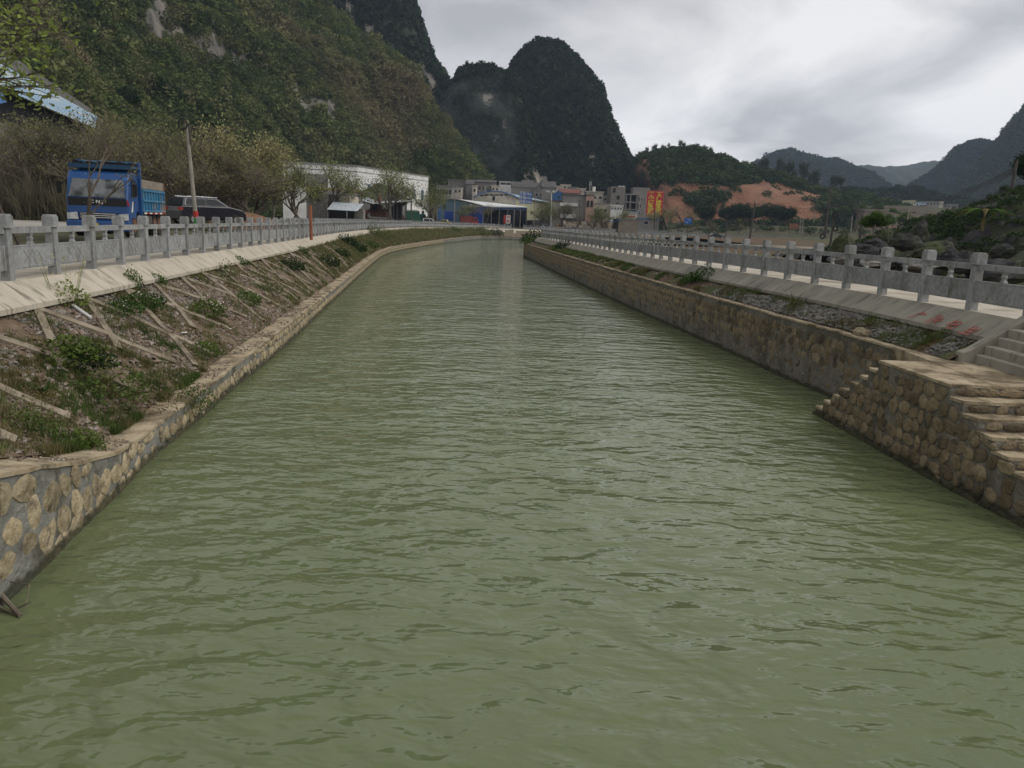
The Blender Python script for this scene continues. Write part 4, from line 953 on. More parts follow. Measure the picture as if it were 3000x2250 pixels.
grass(1, 11000, 16, 80, 2, .0, GRASSG, 'bank_grass', 'patchy green grass on the right earth bank', ln=.1)
grass(0, 9000, 60, 200, 3, -.2, GRASS, 'bank_grass', 'distant grass on the far left bank')
# hanging grass by the wall corner of the left bank
def gravel(side, n, y0, y1, seed, smin, smax, m, name, label, trange=(0, 1), dens=-.1):
    r = random.Random(seed); g = MB(); i0, i1 = bidx(side, y0), bidx(side, y1)
    for k in range(n):
        i = i0 + (i1 - i0) * r.random(); t = r.uniform(*trange); p = bank(side, i, t)
        if fbm(p.x * .9, p.y * .9, seed + .5) < dens: continue
        s = lerp(smin, smax, r.random() ** 3) * (1 + max(0, p.y - 25) * .02); b = len(g.v); a = r.random() * 6.28
        M_ = Matrix.Translation(p + Vector((0, 0, s * .2))) @ Matrix.Rotation(a, 4, 'Z') @ Matrix.Rotation(r.gauss(0, .4), 4, 'X')
        for v in [(-1, -.6, 0), (.9, -.7, .1), (1, .5, 0), (-.8, .7, -.1), (-.5, -.3, .55), (.5, -.2, .65), (.4, .4, .5), (-.4, .5, .45)]:
            g.v.append(tuple(M_ @ Vector([c * s * r.uniform(.75, 1.2) for c in v])))
        for f in [(0, 1, 5, 4), (1, 2, 6, 5), (2, 3, 7, 6), (3, 0, 4, 7), (4, 5, 6, 7)]: g.face([b + q for q in f])
    g.build(name, m, kind='stuff', label=label, cat='gravel')
GRV1 = mat('grey_gravel', [(.3, (.085, .08, .07)), (.55, (.175, .165, .145)), (.8, (.34, .32, .28))], 7, .9)
GRV2 = mat('brown_rubble', [(.3, (.10, .07, .045)), (.5, (.18, .135, .10)), (.62, (.27, .24, .21)), (.75, (.42, .38, .34))], 8, .9)
gravel(1, 9500, 15.8, 30, 4, .02, .075, GRV1, 'gravel', 'grey gravel strip between the right wall cap and the slab', dens=-.35)
gravel(1, 3500, 30, 60, 5, .02, .05, GRV2, 'gravel', 'brown rubble on the farther right bank', dens=0)
gravel(0, 26000, 8, 30, 6, .012, .06, GRV2, 'rubble', 'brown and grey rubble on the near left bank', dens=-.15)
gravel(0, 4500, 10, 22, 9, .02, .06, GRV1, 'rubble', 'grey stone chips high on the near left bank', trange=(.55, 1), dens=0)
gravel(0, 5000, 30, 70, 7, .02, .06, GRV2, 'rubble', 'brown rubble on the middle left bank', dens=-.1)
gravel(0, 2600, 8, 40, 15, .01, .035, GRV2, 'cap_debris', 'loose chips and dry leaves lying on the left wall cap', trange=(-.95, 0), dens=-.05)
gravel(1, 1200, 16, 60, 16, .01, .03, GRV2, 'cap_debris', 'loose chips lying on the right wall cap', trange=(-.9, 0), dens=-.05)
gravel(0, 3200, 8, 32, 26, .04, .11, GRV2, 'rubble', 'larger broken stones strewn over the near left bank', dens=-.05)
p = find(1, 2535, 985); o = link('ochre_stone', STML[2], None, p + Vector((0, 0, .05))); o.scale = (.22, 1.0, .13); o['label'] = 'large ochre stone lying in the gravel of the right bank'; o['category'] = 'stone'
# ================================================================== BUILDINGS
def house(px0, px1, ytop, Y, depth, wall, label, name='house', roof='flat', roofm=None, wins=(), zb=2.6, rz=0., cap=None, winm=None, rh=1.6, cat='house'):
    """wins: (u0,u1,px-y top,px-y bottom) openings as fractions of the front"""
    yc = (px0 + px1) / 2; a = at(px0, ytop, Y); b = at(px1, ytop, Y); zt = at(yc, ytop, Y).z; w = b.x - a.x; h = zt - zb
    o = thing(name, label, cat, ((a.x + b.x) / 2, Y, zb), rz)
    g = MB(); g.box((0, depth / 2, h / 2), (w, depth, h)); g.build('wall', wall, o)
    ov = .25
    if roof == 'flat':
        g = MB(); g.box((0, depth / 2, h + .12), (w + ov * 2, depth + ov * 2, .24)); g.build('roof', roofm or cap or wall, o)
    elif roof == 'gx':      # ridge along x
        g = MB(); g.prism([(-ov, h - .1), (depth / 2, h + rh), (depth + ov, h - .1), (depth + ov, h + .12), (depth / 2, h + rh + .22), (-ov, h + .12)], -w / 2 - ov, w / 2 + ov, axis=0); g.build('roof', roofm, o)
    elif roof == 'gy':      # gable faces the viewer
        g = MB(); g.prism([(-w / 2, h), (w / 2, h), (0, h + rh)], 0, depth, axis=1); g.build('gable', wall, o)
        g = MB(); g.prism([(-w / 2 - ov, h - .15), (0, h + rh), (w / 2 + ov, h - .15), (w / 2 + ov, h + .05), (0, h + rh + .2), (-w / 2 - ov, h + .05)], -ov, depth + ov, axis=1); g.build('roof', roofm, o)
    for q in wins:
        u0, u1, y0, y1 = q[:4]
        xa = lerp(-w / 2, w / 2, u0); xb = lerp(-w / 2, w / 2, u1); za = at(yc, y0, Y).z - zb; zb_ = at(yc, y1, Y).z - zb
        g = MB(); g.box(((xa + xb) / 2, -.03, (za + zb_) / 2), (xb - xa + .16, .06, za - zb_ + .16)); f = g.build('window', cap or WHT, o)
        g = MB(); g.box(((xa + xb) / 2, -.07, (za + zb_) / 2), (xb - xa, .03, za - zb_)); g.build('pane', q[4] if len(q) > 4 else (winm or DWIN), f)
    return o
W4 = lambda n, y0, y1, k=.5: [((i + (1 - k) / 2) / n, (i + 1 - (1 - k) / 2) / n, y0, y1) for i in range(n)]
house(1279, 1324, 545, 262, 8, GRYC, 'grey green ribbed house above the left end of the blue hall', wins=W4(5, 556, 568, .7), cap=GRYC)
house(1312, 1374, 528, 290, 10, BRKG, 'tall dark brick house above the blue hall', wins=[(.3, .42, 545, 551), (.6, .72, 553, 560)])
house(1366, 1388, 540, 284, 8, GRYC, 'narrow grey gabled house beside the tall brick one', roof='gx', roofm=TILE)
house(1384, 1396, 545, 278, 5, CREAM, 'narrow cream stair house among the grey village roofs', wins=[(.3, .8, 553, 562)])
house(1392, 1452, 534, 305, 12, BRKG, 'wide dull brick house behind the arched roof hall', roof='gx', roofm=TILE, rh=1.)
house(1463, 1500, 533, 330, 8, WHT, 'white house with green balcony front highest in the village', wins=[(.1, .5, 536, 541), (.55, .95, 536, 541)])
house(1500, 1527, 537, 331, 8, CREAM, 'low cream annex right of the green balconied house', wins=[(.2, .4, 539, 545), (.75, .9, 539, 543)])
house(1498, 1576, 549, 295, 10, BRKG, 'long grey house under a tiled roof behind the distance sign', roof='gx', roofm=TILE, rh=2.)
house(1562, 1602, 556, 292, 8, GRYC, 'grey house with pale gable edge behind the lamp post', roof='gy', roofm=GRYC, rh=2., wins=[(.2, .35, 566, 575), (.5, .65, 566, 575)])
house(1588, 1628, 550, 280, 9, GRYC, 'slate roofed house right of the pale gable', roof='gx', roofm=TILE, rh=2.2)
house(1620, 1648, 546, 312, 8, CREAM, 'small cream house with orange rooftop box', wins=[(.2, .4, 549, 554)])
house(1644, 1672, 542, 318, 8, CREAM, 'pale box house under the karst cone with dark windows', wins=[(.3, .5, 546, 552), (.75, .95, 546, 552)])
house(1640, 1700, 566, 266, 10, CREAM, 'house with a bright red tiled roof behind the blue shed', roof='gx', roofm=REDT, rh=1.4)
house(1621, 1654, 569, 252, 8, BLUS, 'bright blue gabled rooftop shed over the pale building', roof='gy', roofm=BLUS, rh=.9, wins=[(.45, .58, 574, 582)], cap=BLUS)
house(1618, 1652, 590, 240, 8, CREAM, 'plain pale three storey building above the orange car', roofm=RUST)
o = house(1650, 1718, 572, 233, 10, GRYC, 'grey rendered house with white balcony beside the pale building', wins=[(.03, .45, 612, 627)], roofm=TILE)
g = MB(); g.box((-1.6, -.7, 4.4), (5., 1.4, 1.2)); g.build('balcony', WHT, o)
g = MB(); g.box((-1.6, -.2, 7.7), (5.2, .4, .9)); g.build('canopy', WHT, o)
o = house(1718, 1741, 572, 232, 9, PINK, 'pink walled bay with two arched windows', roofm=TILE)
for s in (-.55, .55):
    g = MB(); pr_ = [(s - .38, 7.2), (s + .38, 7.2), (s + .38, 8.6)] + [(s + .38 * math.cos(t), 8.6 + .55 * math.sin(t)) for t in (.5, 1.05, 1.57, 2.1, 2.64)] + [(s - .38, 8.6)]
    g.prism(pr_, -.1, .02, axis=1); g.build('arched_window', DWIN, o)
o = house(1719, 1768, 563, 252, 9, CREAM, 'cream flat roofed house with a white water tank', wins=W4(3, 575, 582))
g = MB(); g.tube((-.2, 3, 12.7), (-.2, 3, 14.2), .55, .55, 12, True); g.build('water_tank', WHT, o)
for q in (-1.6, -1.15): g = MB(); g.tube((q, 3, 12.7), (q, 3, 15.6), .05, .04, 5); g.box((q, 3, 15.2), (.16, .16, 1.2)); g.build('antenna', WHT, o)
house(1738, 1812, 599, 236, 8, CREAM, 'dim cream house behind the leafy roadside trees', wins=W4(5, 612, 622), roofm=GRYC)
house(1790, 1824, 604, 233, 7, WHT, 'white house with a row of small square windows', wins=W4(4, 608, 614, .5), roofm=WHT)
for a in [(1330, 1352, 551, 275, CREAM, 'small pale house low in front of the tall brick house', 'flat', 2), (1400, 1422, 543, 292, GRYC, 'grey cube house with a white parapet among the left roofs', 'flat', 2), (1424, 1442, 539, 312, BRKG, 'brown brick house with small square windows behind the arched hall', 'flat', 3),
          (1440, 1462, 545, 298, CREAM, 'pale house half hidden behind the arched roof', 'flat', 2), (1530, 1560, 540, 322, BRKG, 'weathered house under the cliff foot in the village', 'gx', 2), (1562, 1586, 538, 326, GRYC, 'grey house right below the bare cliff streaks', 'flat', 3),
          (1600, 1622, 537, 330, CREAM, 'pale rooftop house beneath the middle of the cone', 'flat', 2), (1668, 1692, 549, 316, GRYC, 'grey flat roofed house right of the pale box house', 'flat', 3), (1690, 1716, 553, 300, CREAM, 'pale house left of the rooftop antennas', 'flat', 3),
          (1768, 1792, 575, 262, GRYC, 'grey house between the water tank house and the unfinished building', 'flat', 2), (1700, 1722, 590, 236, WHT, 'white ground floor shop front beside the pink bay', 'flat', 2)]:
    house(a[0], a[1], a[2], a[3], 8, a[4], a[5], roof=a[6], roofm=TILE if a[6] == 'gx' else a[4], wins=W4(a[7], a[2] + 6, a[2] + 12, .45), cap=a[4])
# unfinished concrete building
a = at(1791, 546, 246); b = at(1906, 546, 246)
o = thing('unfinished_building', 'unfinished grey concrete building with open dark bays behind the red billboard', 'building', (a.x, 246, 2.6))
k = 246 / F
def ux(px): return (px - 1791) * k
def uz(py, px=1840): return at(px, py, 246).z - 2.6
for nm, x0, x1, yt, d0, d1 in [('left_wing', 1791, 1832, 548, 0, 10), ('stair_tower', 1858, 1906, 546, 3, 9), ('main_block', 1870, 1893, 569, 0, 10), ('back_block', 1807, 1872, 569, 3, 11)]:
    g = MB(); g.box(((ux(x0) + ux(x1)) / 2, (d0 + d1) / 2 + (0 if nm != 'back_block' else .1), uz(yt) / 2), (ux(x1) - ux(x0), d1 - d0, uz(yt))); g.build(nm, BRKG if nm == 'left_wing' else GRYC, o)
g = MB(); g.box(((ux(1893) + ux(1912)) / 2, 5, uz(572) / 2), (ux(1912) - ux(1893), 8, uz(572))); g.build('side_wing', GRYC, o)
for yt in (569, 592, 613): g = MB(); g.box(((ux(1832) + ux(1870)) / 2, 1.5, uz(yt)), (ux(1870) - ux(1832), 3.2, .3)); g.build('floor_slab', GRYC, o)
for x_ in (1836, 1848, 1866): g = MB(); g.box((ux(x_), .2, uz(569) / 2), (.35, .35, uz(569) - .2)); g.build('column', GRYC, o)
for (x0, x1, y0, y1) in [(1796, 1804, 553, 566), (1808, 1817, 574, 586), (1807, 1816, 595, 606), (1872, 1875, 576, 588), (1877, 1880, 576, 588), (1871, 1874, 596, 608), (1876, 1879, 596, 608), (1870, 1873, 616, 627), (1875, 1878, 616, 627), (1897, 1902, 576, 583), (1896, 1901, 604, 610)]:
    g = MB(); g.box(((ux(x0) + ux(x1)) / 2, -.02, (uz(y0) + uz(y1)) / 2), (ux(x1) - ux(x0) + .15, .05, uz(y0) - uz(y1) + .15)); f = g.build('window', WHT if x0 > 1865 else GRYC, o)
    g = MB(); g.box(((ux(x0) + ux(x1)) / 2, -.06, (uz(y0) + uz(y1)) / 2), (ux(x1) - ux(x0), .03, uz(y0) - uz(y1))); g.build('pane', DWIN, f)
for (x0, x1, y0, y1) in [(1836, 1866, 573, 590), (1836, 1866, 596, 611)]:
    g = MB(); g.box(((ux(x0) + ux(x1)) / 2, 2.95, (uz(y0) + uz(y1)) / 2), (ux(x1) - ux(x0), .06, uz(y0) - uz(y1))); g.build('bay_shade', DWIN, o)  # dark sheets stand for the shade inside the open bays
for q in (1818, 1828): g = MB(); g.tube((ux(q), 3, uz(548)), (ux(q), 3, uz(544)), .5, .5, 10, True); g.build('water_tank', WHT, o)
# billboard
o = thing('billboard', 'tall red billboard with two columns of yellow characters', 'billboard', at(1914, 645, 236))
p = [at(1892.5, 560.5, 236), at(1939.8, 561, 236), at(1934.5, 628, 236), at(1888.8, 627, 236)]
w = 5.; h = 7.; cz = (p[0].z + p[2].z) / 2 - o.location.z; zt = h / 2
g = MB(); g.box((0, 0, cz), (w, .18, h)); g.build('panel', SIGNR, o)
g = MB()
for s in (-1, 1): g.box((s * w / 2, -.03, cz), (.09, .26, h)); g.box((0, -.03, cz + s * h / 2), (w, .26, .09))
g.build('frame', PINK, o)
for s in (-1.6, 1.6): g = MB(); g.tube((s, .2, -2), (s, .2, cz), .12, .12, 6); g.build('support', POLED, o)
FX = lambda x, z, y=-.1: Matrix.Translation((x, y, z)) @ Matrix.Rotation(math.pi / 2, 4, 'X')
for i, (c1, c2) in enumerate(zip('尖鹰水泥', '广虎水泥')):
    z = cz + 1.25 - i * 1.22
    text(c1, 1.5, FX(-1.15, z), 'character', SIGNY, o, bold=.05, sx=1.2); text(c2, 1.5, FX(1.2, z), 'character', SIGNY, o, bold=.05, sx=1.2)
g = MB(); g.poly([(.55, -.11, cz + 2.05), (1.2, -.11, cz + 2.85), (1.85, -.11, cz + 2.05), (1.55, -.11, cz + 2.05), (1.2, -.11, cz + 2.5), (.85, -.11, cz + 2.05)]); g.poly([(1.05, -.112, cz + 1.95), (1.3, -.112, cz + 1.95), (1.45, -.112, cz + 2.2), (1.2, -.112, cz + 2.3)]); g.build('logo', SIGNY, o)
g = MB(); g.poly([(-1.9, -.11, cz + 2.75), (-1.15, -.11, cz + 2.35), (-.45, -.11, cz + 2.75), (-.9, -.11, cz + 2.3), (-1.15, -.11, cz + 2.1), (-1.4, -.11, cz + 2.3)]); g.build('bird_mark', PINK, o)
for s in (-1.2, 1.2): g = MB(); g.box((s, -.1, cz + 3.1), (1.7, .02, .16)); g.build('small_print', SIGNY, o)
g = MB(); g.box((0, -.1, cz - 3.15), (4.4, .02, .12)); g.build('small_print', SIGNY, o)
# distance sign
o = thing('distance_sign', 'blue road distance sign with three white lettered rows', 'road sign', at(1564, 655, 227))
c = at(1540, 580, 227) - o.location
g = MB(); g.box(c, (3.65, .1, 3.4)); g.build('panel', SIGNB, o)
for q in (.57, -.57, 1.66, -1.66): g = MB(); g.box(c + V(0, -.06, q), (3.5, .03, .05)); g.build('white_line', WHT, o)
for i, (s1, s2) in enumerate([('三石', '17km'), ('巴马', '61km'), ('百色', '131km')]):
    text(s1, .95, Matrix.Translation(c) @ FX(-.95, 1.13 - 1.13 * i, -.07), 'place_name', WHT, o, bold=.012); text(s2, .8, Matrix.Translation(c) @ FX(.8, 1.13 - 1.13 * i, -.07), 'distance', WHT, o, bold=.012)
g = MB(); g.tube((0, .2, -.6), (.05, .2, c.z + 1.9), .13, .09, 8); g.build('post', POLE, o)
for q in (.7, -.7): g = MB(); g.tube((.05, .15, c.z + q), (c.x, .12, c.z + q), .05, .05, 5); g.build('arm', POLED, o)
# small blue sign on the right
o = thing('small_road_sign', 'small blue road sign on a thin post beyond the right balustrade', 'road sign', at(2013, 690, 118))
c = at(2016, 648, 118) - o.location
g = MB(); g.box(c, (1.15, .06, .9)); g.build('panel', SIGNB, o)
text('↑←', .38, Matrix.Translation(c) @ FX(.15, .15, -.04), 'arrows', WHT, o); text('三石', .26, Matrix.Translation(c) @ FX(-.2, -.2, -.04), 'place_name', WHT, o)
g = MB(); g.tube((0, .05, -.3), (0, .05, c.z), .05, .05, 6); g.build('post', POLED, o)
# blue hall with open bays
o = thing('blue_hall', 'blue gabled workshop hall with open bays under a bright white roof', 'building', at(1283, 655, 235))
Q = lambda px, py, Y=235: at(px, py, Y) - o.location
g = MB(); prof = [(1283, 658), (1283, 595), (1296, 590), (1310, 587), (1326, 585), (1345, 587), (1370, 592), (1395, 599), (1415, 605), (1415, 658)]
g.prism([(Q(a, b).x, Q(a, b).z) for a, b in prof], 0, 22, axis=1); g.build('gable_wall', mat('hall_wall', [(.5, (.09, .14, .19))], .4, .7), o)
g = MB(); r0 = [Q(a, b - 1.5) for a, b in prof[1:-1]]; g.grid([[v_ + V(0, -.6, 0) for v_ in r0], [v_ + V(0, 22, 0) for v_ in r0]]); g.build('roof_sheet', WSHT, o)
for a, b, c_, d in [(1303, 1327, 619, 646), (1371, 1413, 607, 656)]:
    g = MB(); v0 = Q(a, c_); v1 = Q(b, d); g.box(((v0.x + v1.x) / 2, -.04, (v0.z + v1.z) / 2), (v1.x - v0.x, .08, v0.z - v1.z)); g.build('blue_door', mat('door_blue', [(.5, (.012, .05, .26))], 1, .6) if a == 1303 else bpy.data.materials['door_blue'], o)
g = MB(); v0 = Q(1284, 596); v1 = Q(1291, 645); g.box(((v0.x + v1.x) / 2, -.05, (v0.z + v1.z) / 2), (v1.x - v0.x, .06, v0.z - v1.z)); g.build('corner_panel', BLUS, o)
g = MB(); v0 = Q(1299, 597); v1 = Q(1306, 612); g.box(((v0.x + v1.x) / 2, -.05, (v0.z + v1.z) / 2), (v1.x - v0.x, .06, v0.z - v1.z)); g.build('window', DWIN, o)
g = MB(); A_, B_, C_, D_ = Q(1343, 583.5, 256), Q(1415, 601), Q(1545, 606, 239), Q(1500, 600, 262)
g.poly([A_, B_, C_, D_]); g.poly([B_ - V(0, 0, .5), C_ - V(0, 0, .2), C_, B_]); g.build('bay_roof', WSHT, o)
g = MB(); g.poly([Q(1415, 604), Q(1544, 608, 239), Q(1544, 617, 239), Q(1415, 613)]); g.poly([Q(1415, 604, 236), Q(1544, 608, 240), Q(1544, 617, 240), Q(1415, 613, 236)]); g.build('fascia', mat('fascia_navy', [(.5, (.03, .045, .09))], 1, .6), o)
g = MB(); g.poly([Q(1415, 660, 250), Q(1544, 660, 253), Q(1544, 612, 253), Q(1415, 606, 250)]); g.poly([Q(1544, 660, 239), Q(1544, 660, 253), Q(1544, 612, 253), Q(1544, 609, 239)]); g.build('bay_back_wall', mat('interior_shade', [(.5, (.03, .03, .033))], 1, .9), o)  # shade inside the open bays is put into this dark wall colour
for px in (1416, 1440, 1463, 1488, 1507, 1525, 1543): g = MB(); v0 = Q(px, 614); g.tube((v0.x, v0.y + .3, -.6), (v0.x, v0.y + .3, v0.z), .1, .1, 6); g.build('post', POLE, o)
# awning sagging in front of the hall
g = MB(); g.poly([Q(1350, 607, 232), Q(1378, 597, 234), Q(1413, 604, 233), Q(1385, 609, 231)]); g.build('torn_awning', mat('awning_grey', [(.5, (.10, .095, .10))], 1, .9), o)
o = thing('water_sign', 'red and white advertising box with a red water character', 'sign', at(1484, 656, 229))
g = MB(); g.box((-.45, 0, 1.05), (.55, .4, 1.9)); g.build('red_side', REDP, o)
g = MB(); g.box((.35, 0, 1.05), (1., .4, 1.9)); g.build('white_front', WHT, o)
text('水', .85, FX(.35, .6, -.22), 'character', REDP, o, bold=.03); text('加', .7, FX(.35, 1.5, -.22), 'character', REDP, o, bold=.03)
o = bpy.data.objects['water_sign']; o.scale = (1.25, 1.25, 1.25)
# arched roof hall
o = thing('arched_hall', 'cream hall with a blue trimmed arched roof and window band', 'building', at(1390, 640, 262))
Q = lambda px, py, Y=262: at(px, py, Y) - o.location
arc = [(1386, 577), (1400, 569), (1418, 563), (1438, 560), (1458, 560), (1478, 563), (1496, 569), (1513, 577)]
g = MB(); g.prism([(Q(1391, 640).x, -1)] + [(Q(a, b + 1).x, Q(a, b + 1).z) for a, b in arc] + [(Q(1510, 640).x, -1)], 0, 30, axis=1); g.build('front_wall', CREAM, o)
g = MB(); g.grid([[Q(a, b) + V(0, -.8, 0) for a, b in arc], [Q(a, b) + V(22 * .3, 34, .0) for a, b in arc]]); g.build('arched_roof', WSHT, o)
g = MB(); g.grid([[Q(a, b - .8) + V(0, -.9, 0) for a, b in arc], [Q(a, b + 2.2) + V(0, -.9, 0) for a, b in arc]]); g.build('blue_trim', BLUS, o)
for a, b in [(1407, 1416), (1418, 1432), (1435, 1446), (1449, 1461), (1464, 1474), (1477, 1487)]:
    g = MB(); v0 = Q(a, 572 - 3 * (1 if 1410 < a < 1480 else 0)); v1 = Q(b, 573.5); g.box(((v0.x + v1.x) / 2, -.06, (v0.z + v1.z) / 2), (v1.x - v0.x, .1, max(.4, v0.z - v1.z))); g.build('window', DWIN, o)
g = MB(); v0 = Q(1443, 575); v1 = Q(1450, 588); g.box(((v0.x + v1.x) / 2, -.06, (v0.z + v1.z) / 2), (v1.x - v0.x, .1, v0.z - v1.z)); g.build('door', DWIN, o)
g = MB(); g.poly([Q(1510, 645), Q(1606, 645, 274), Q(1606, 594, 274), Q(1510, 578)]); g.build('side_wall', YELW, o)
g = MB(); A_ = [Q(1505, 570, 264), Q(1513, 577, 261), Q(1612, 593, 273), Q(1600, 589, 276), Q(1478, 563, 269)]; g.poly(A_); g.build('side_roof', BLUL, o)
g = MB(); v0 = Q(1575, 600, 273); g.box(v0 + V(0, -.5, -1.6), (3, .2, 3.2)); g.build('side_door', BWIN, o)
# white factory
cz = at(1047, 489, 185).z
o = thing('white_factory', 'large white factory hall with blue windows under the green slope', 'building', (at(1047, 640, 185).x, 185, 2.7))
A_ = at(1047, 640, 185); B_ = at(1253, 640, 217); L_ = V(B_.x - A_.x, B_.y - A_.y, 0); E_ = at(830, 640, 180); Mv = V(E_.x - A_.x, E_.y - A_.y, 0); h = cz - 2.7
g = MB(); q = [(0, 0), (L_.x, L_.y), (L_.x + Mv.x, L_.y + Mv.y), (Mv.x, Mv.y)]; g.prism(q, -1, h); g.build('walls', WHT, o)
g = MB(); cx_ = sum(p[0] for p in q) / 4; cy_ = sum(p[1] for p in q) / 4; g.prism([(cx_ + (a - cx_) * 1.015, cy_ + (b - cy_) * 1.015) for a, b in q], h, h + .35); g.build('parapet', GRYC, o)
g = MB(); g.prism([(cx_ + (a - cx_) * 1.008, cy_ + (b - cy_) * 1.008) for a, b in q], h - 1.15, h - 1.0); g.build('cornice', GRYC, o)
def wallwin(org, d, s0, s1, z0, z1, m, nm='window'):
    d = d.normalized(); n_ = V(d.y, -d.x, 0); a_ = org + d * s0 + n_ * .04; b_ = org + d * s1 + n_ * .04
    g = MB(); n2 = n_ * .05; g.poly([a_ + V(0, 0, z0), b_ + V(0, 0, z0), b_ + V(0, 0, z1), a_ + V(0, 0, z1)]); g.poly([a_ - n2 + V(0, 0, z1), a_ + V(0, 0, z1), b_ + V(0, 0, z1), b_ - n2 + V(0, 0, z1)]); g.build(nm, m, o)
for s in (4.3, 8.3, 12.3, 16.6, 21.4, 26, 30.5): wallwin(V(0, 0, 0), L_, s, s + 1.4, h - 6.1, h - 3.6, BWIN); wallwin(V(0, 0, 0), L_, s + .5, s + 1.9, h - 11, h - 9, DWIN)
wallwin(Mv, -Mv, Mv.length - 11.6, Mv.length - 6.7, h - 6.4, h - 2.1, GRYC, 'opening'); wallwin(Mv, -Mv, 2, 5, h - 5, h - 2.2, DWIN)
wallwin(Mv, -Mv, Mv.length - 5.4, Mv.length - 4.0, h - 6.1, h - 3.8, BWIN)
# block shed group
def PT(px, py, Y, o): return at(px, py, Y) - o.location
o = thing('block_shed', 'low grey block shed with open dark front and sheet metal lean to', 'shed', at(917, 645, 110))
P0 = lambda px, py, Y=110: PT(px, py, Y, o)
g = MB(); v0 = P0(903, 566); v1 = P0(958, 650); g.box(((v0.x + v1.x) / 2, 3, v0.z / 2 - .5), (v1.x - v0.x, 6, v0.z + 1)); g.build('block_wall', BRKG, o)
# courses of blocks on the near wall
r = random.Random(4); z = -.1; bl = MB(); bl.box((0, 0, 0), (.49, .06, .22)); blm = bl.mesh('block', BRKG); k = 0
while z < v0.z - .1:
    x = v0.x + .55 + (.2 if k % 2 else 0)
    while x < v1.x - .2:
        link('block', blm, o, V(x, -.012 - r.random() * .02, z), 0); x += .53
    z += .26; k += 1
g = MB(); a, b = P0(958, 572, 113), P0(1030, 640, 113); g.box(((a.x + b.x) / 2, 5, a.z / 2 - .5), (b.x - a.x, 6, a.z + 1)); g.build('rear_wall', CREAM, o)
g = MB(); a, b = P0(890, 562, 109), P0(1034, 581, 113); g.poly([a + V(0, 0, .12), V(b.x, b.y, b.z + .12), V(b.x, 9, b.z + .8), V(a.x, 9, a.z + .7)]); g.poly([a, V(b.x, b.y, b.z), V(b.x, b.y, b.z + .12), a + V(0, 0, .12)]); g.build('roof', TILE, o)
for a_, b_, c_, d_ in [(976, 984, 575, 590), (986, 994, 574, 592)]:
    g = MB(); v0 = P0(a_, c_, 112.6); v1 = P0(b_, d_, 112.6); g.box(((v0.x + v1.x) / 2, v0.y + .0, (v0.z + v1.z) / 2), (v1.x - v0.x, .3, v0.z - v1.z)); g.build('window', DWIN, o)
def ribbed(name, pts, m, par, nrib=16):
    """corrugated sheet between two edges"""
    g = MB(); a, b, c, d = pts; r1, r2 = [], []
    for i in range(nrib * 2 + 1):
        t = i / (nrib * 2); of = V(0, 0, .04 if i % 2 else 0); r1.append(a.lerp(b, t) + of); r2.append(d.lerp(c, t) + of)
    g.grid([r1, r2]); return g.build(name, m, par)
ribbed('lean_to_roof', [P0(957, 614, 104), P0(1046, 619, 104), P0(1066, 598, 110), P0(975, 592, 110)], GSHT, o, 22)
g = MB(); a, b = P0(958, 612, 112), P0(1046, 645, 112); g.box(((a.x + b.x) / 2, 1.1, a.z / 2 - .4), (b.x - a.x, .3, a.z + .8)); g.build('lean_to_shade', bpy.data.materials['interior_shade'], o)  # added dark sheet standing for the shade under the lean-to
for px in (1016, 1045): a = P0(px, 617, 104.4); g = MB(); g.tube((a.x, a.y, -.4), a, .05, .05, 6); g.build('post', CHR if px == 1016 else POLED, o)
g = MB(); a = P0(1050, 612, 108); g.box((a.x, a.y + 1, a.z / 2), (1.2, 1.5, a.z)); g.build('side_wall', BRKG, o)
o = thing('open_canopy', 'open canopy of bent grey corrugated sheets on dark posts', 'canopy', at(1040, 645, 154))
P0 = lambda px, py, Y=154: PT(px, py, Y, o)
ribbed('sheet', [P0(1030, 580, 152), P0(1094, 597, 150), P0(1120, 592, 162), P0(1070, 577, 162)], GSHT, o, 14)
ribbed('sheet', [P0(1094, 597, 150), P0(1210, 589, 152), P0(1212, 586, 163), P0(1120, 590, 162)], GSHT, o, 24)
g = MB(); g.tube(P0(1030, 582, 152), P0(1094, 599, 150), .11, .11, 5); g.tube(P0(1094, 599, 150), P0(1210, 591, 152), .11, .11, 5); g.build('beam', POLED, o)
for px in (1058, 1153, 1164, 1178, 1190, 1205): a = P0(px, 594, 152); g = MB(); g.tube((a.x, a.y, -.5), a, .14, .14, 6); g.build('post', POLED, o)
g = MB(); a = P0(1163, 600, 160); g.box((a.x, a.y, 1.2), (2.2, .2, 5)); g.build('dark_panel', bpy.data.materials['interior_shade'], o)  # panel in the same interior shade colour as the hall bays
o = thing('red_banner', 'orange red banner hanging under the open canopy', 'banner', at(1075, 620, 158))
g = MB(); g.box((0, 0, 0), (1.2, .03, .38)); g.build('cloth', mat('banner_orange', [(.5, (.5, .09, .03))], 1, .8), o)
text('安全生产', .26, FX(0, 0, -.02), 'lettering', WHT, o); o.scale = (1.75, 1, 1.75)
house(1049, 1168, 572, 170, 12, GRYC, 'old tiled gable house behind the canopy', roof='gy', roofm=TILE, rh=2.4, zb=2.7)
house(897, 1035, 562, 135, 8, BRKG, 'long low brown roofed house behind the block shed', roof='gx', roofm=RUST, rh=.5, zb=2.7)
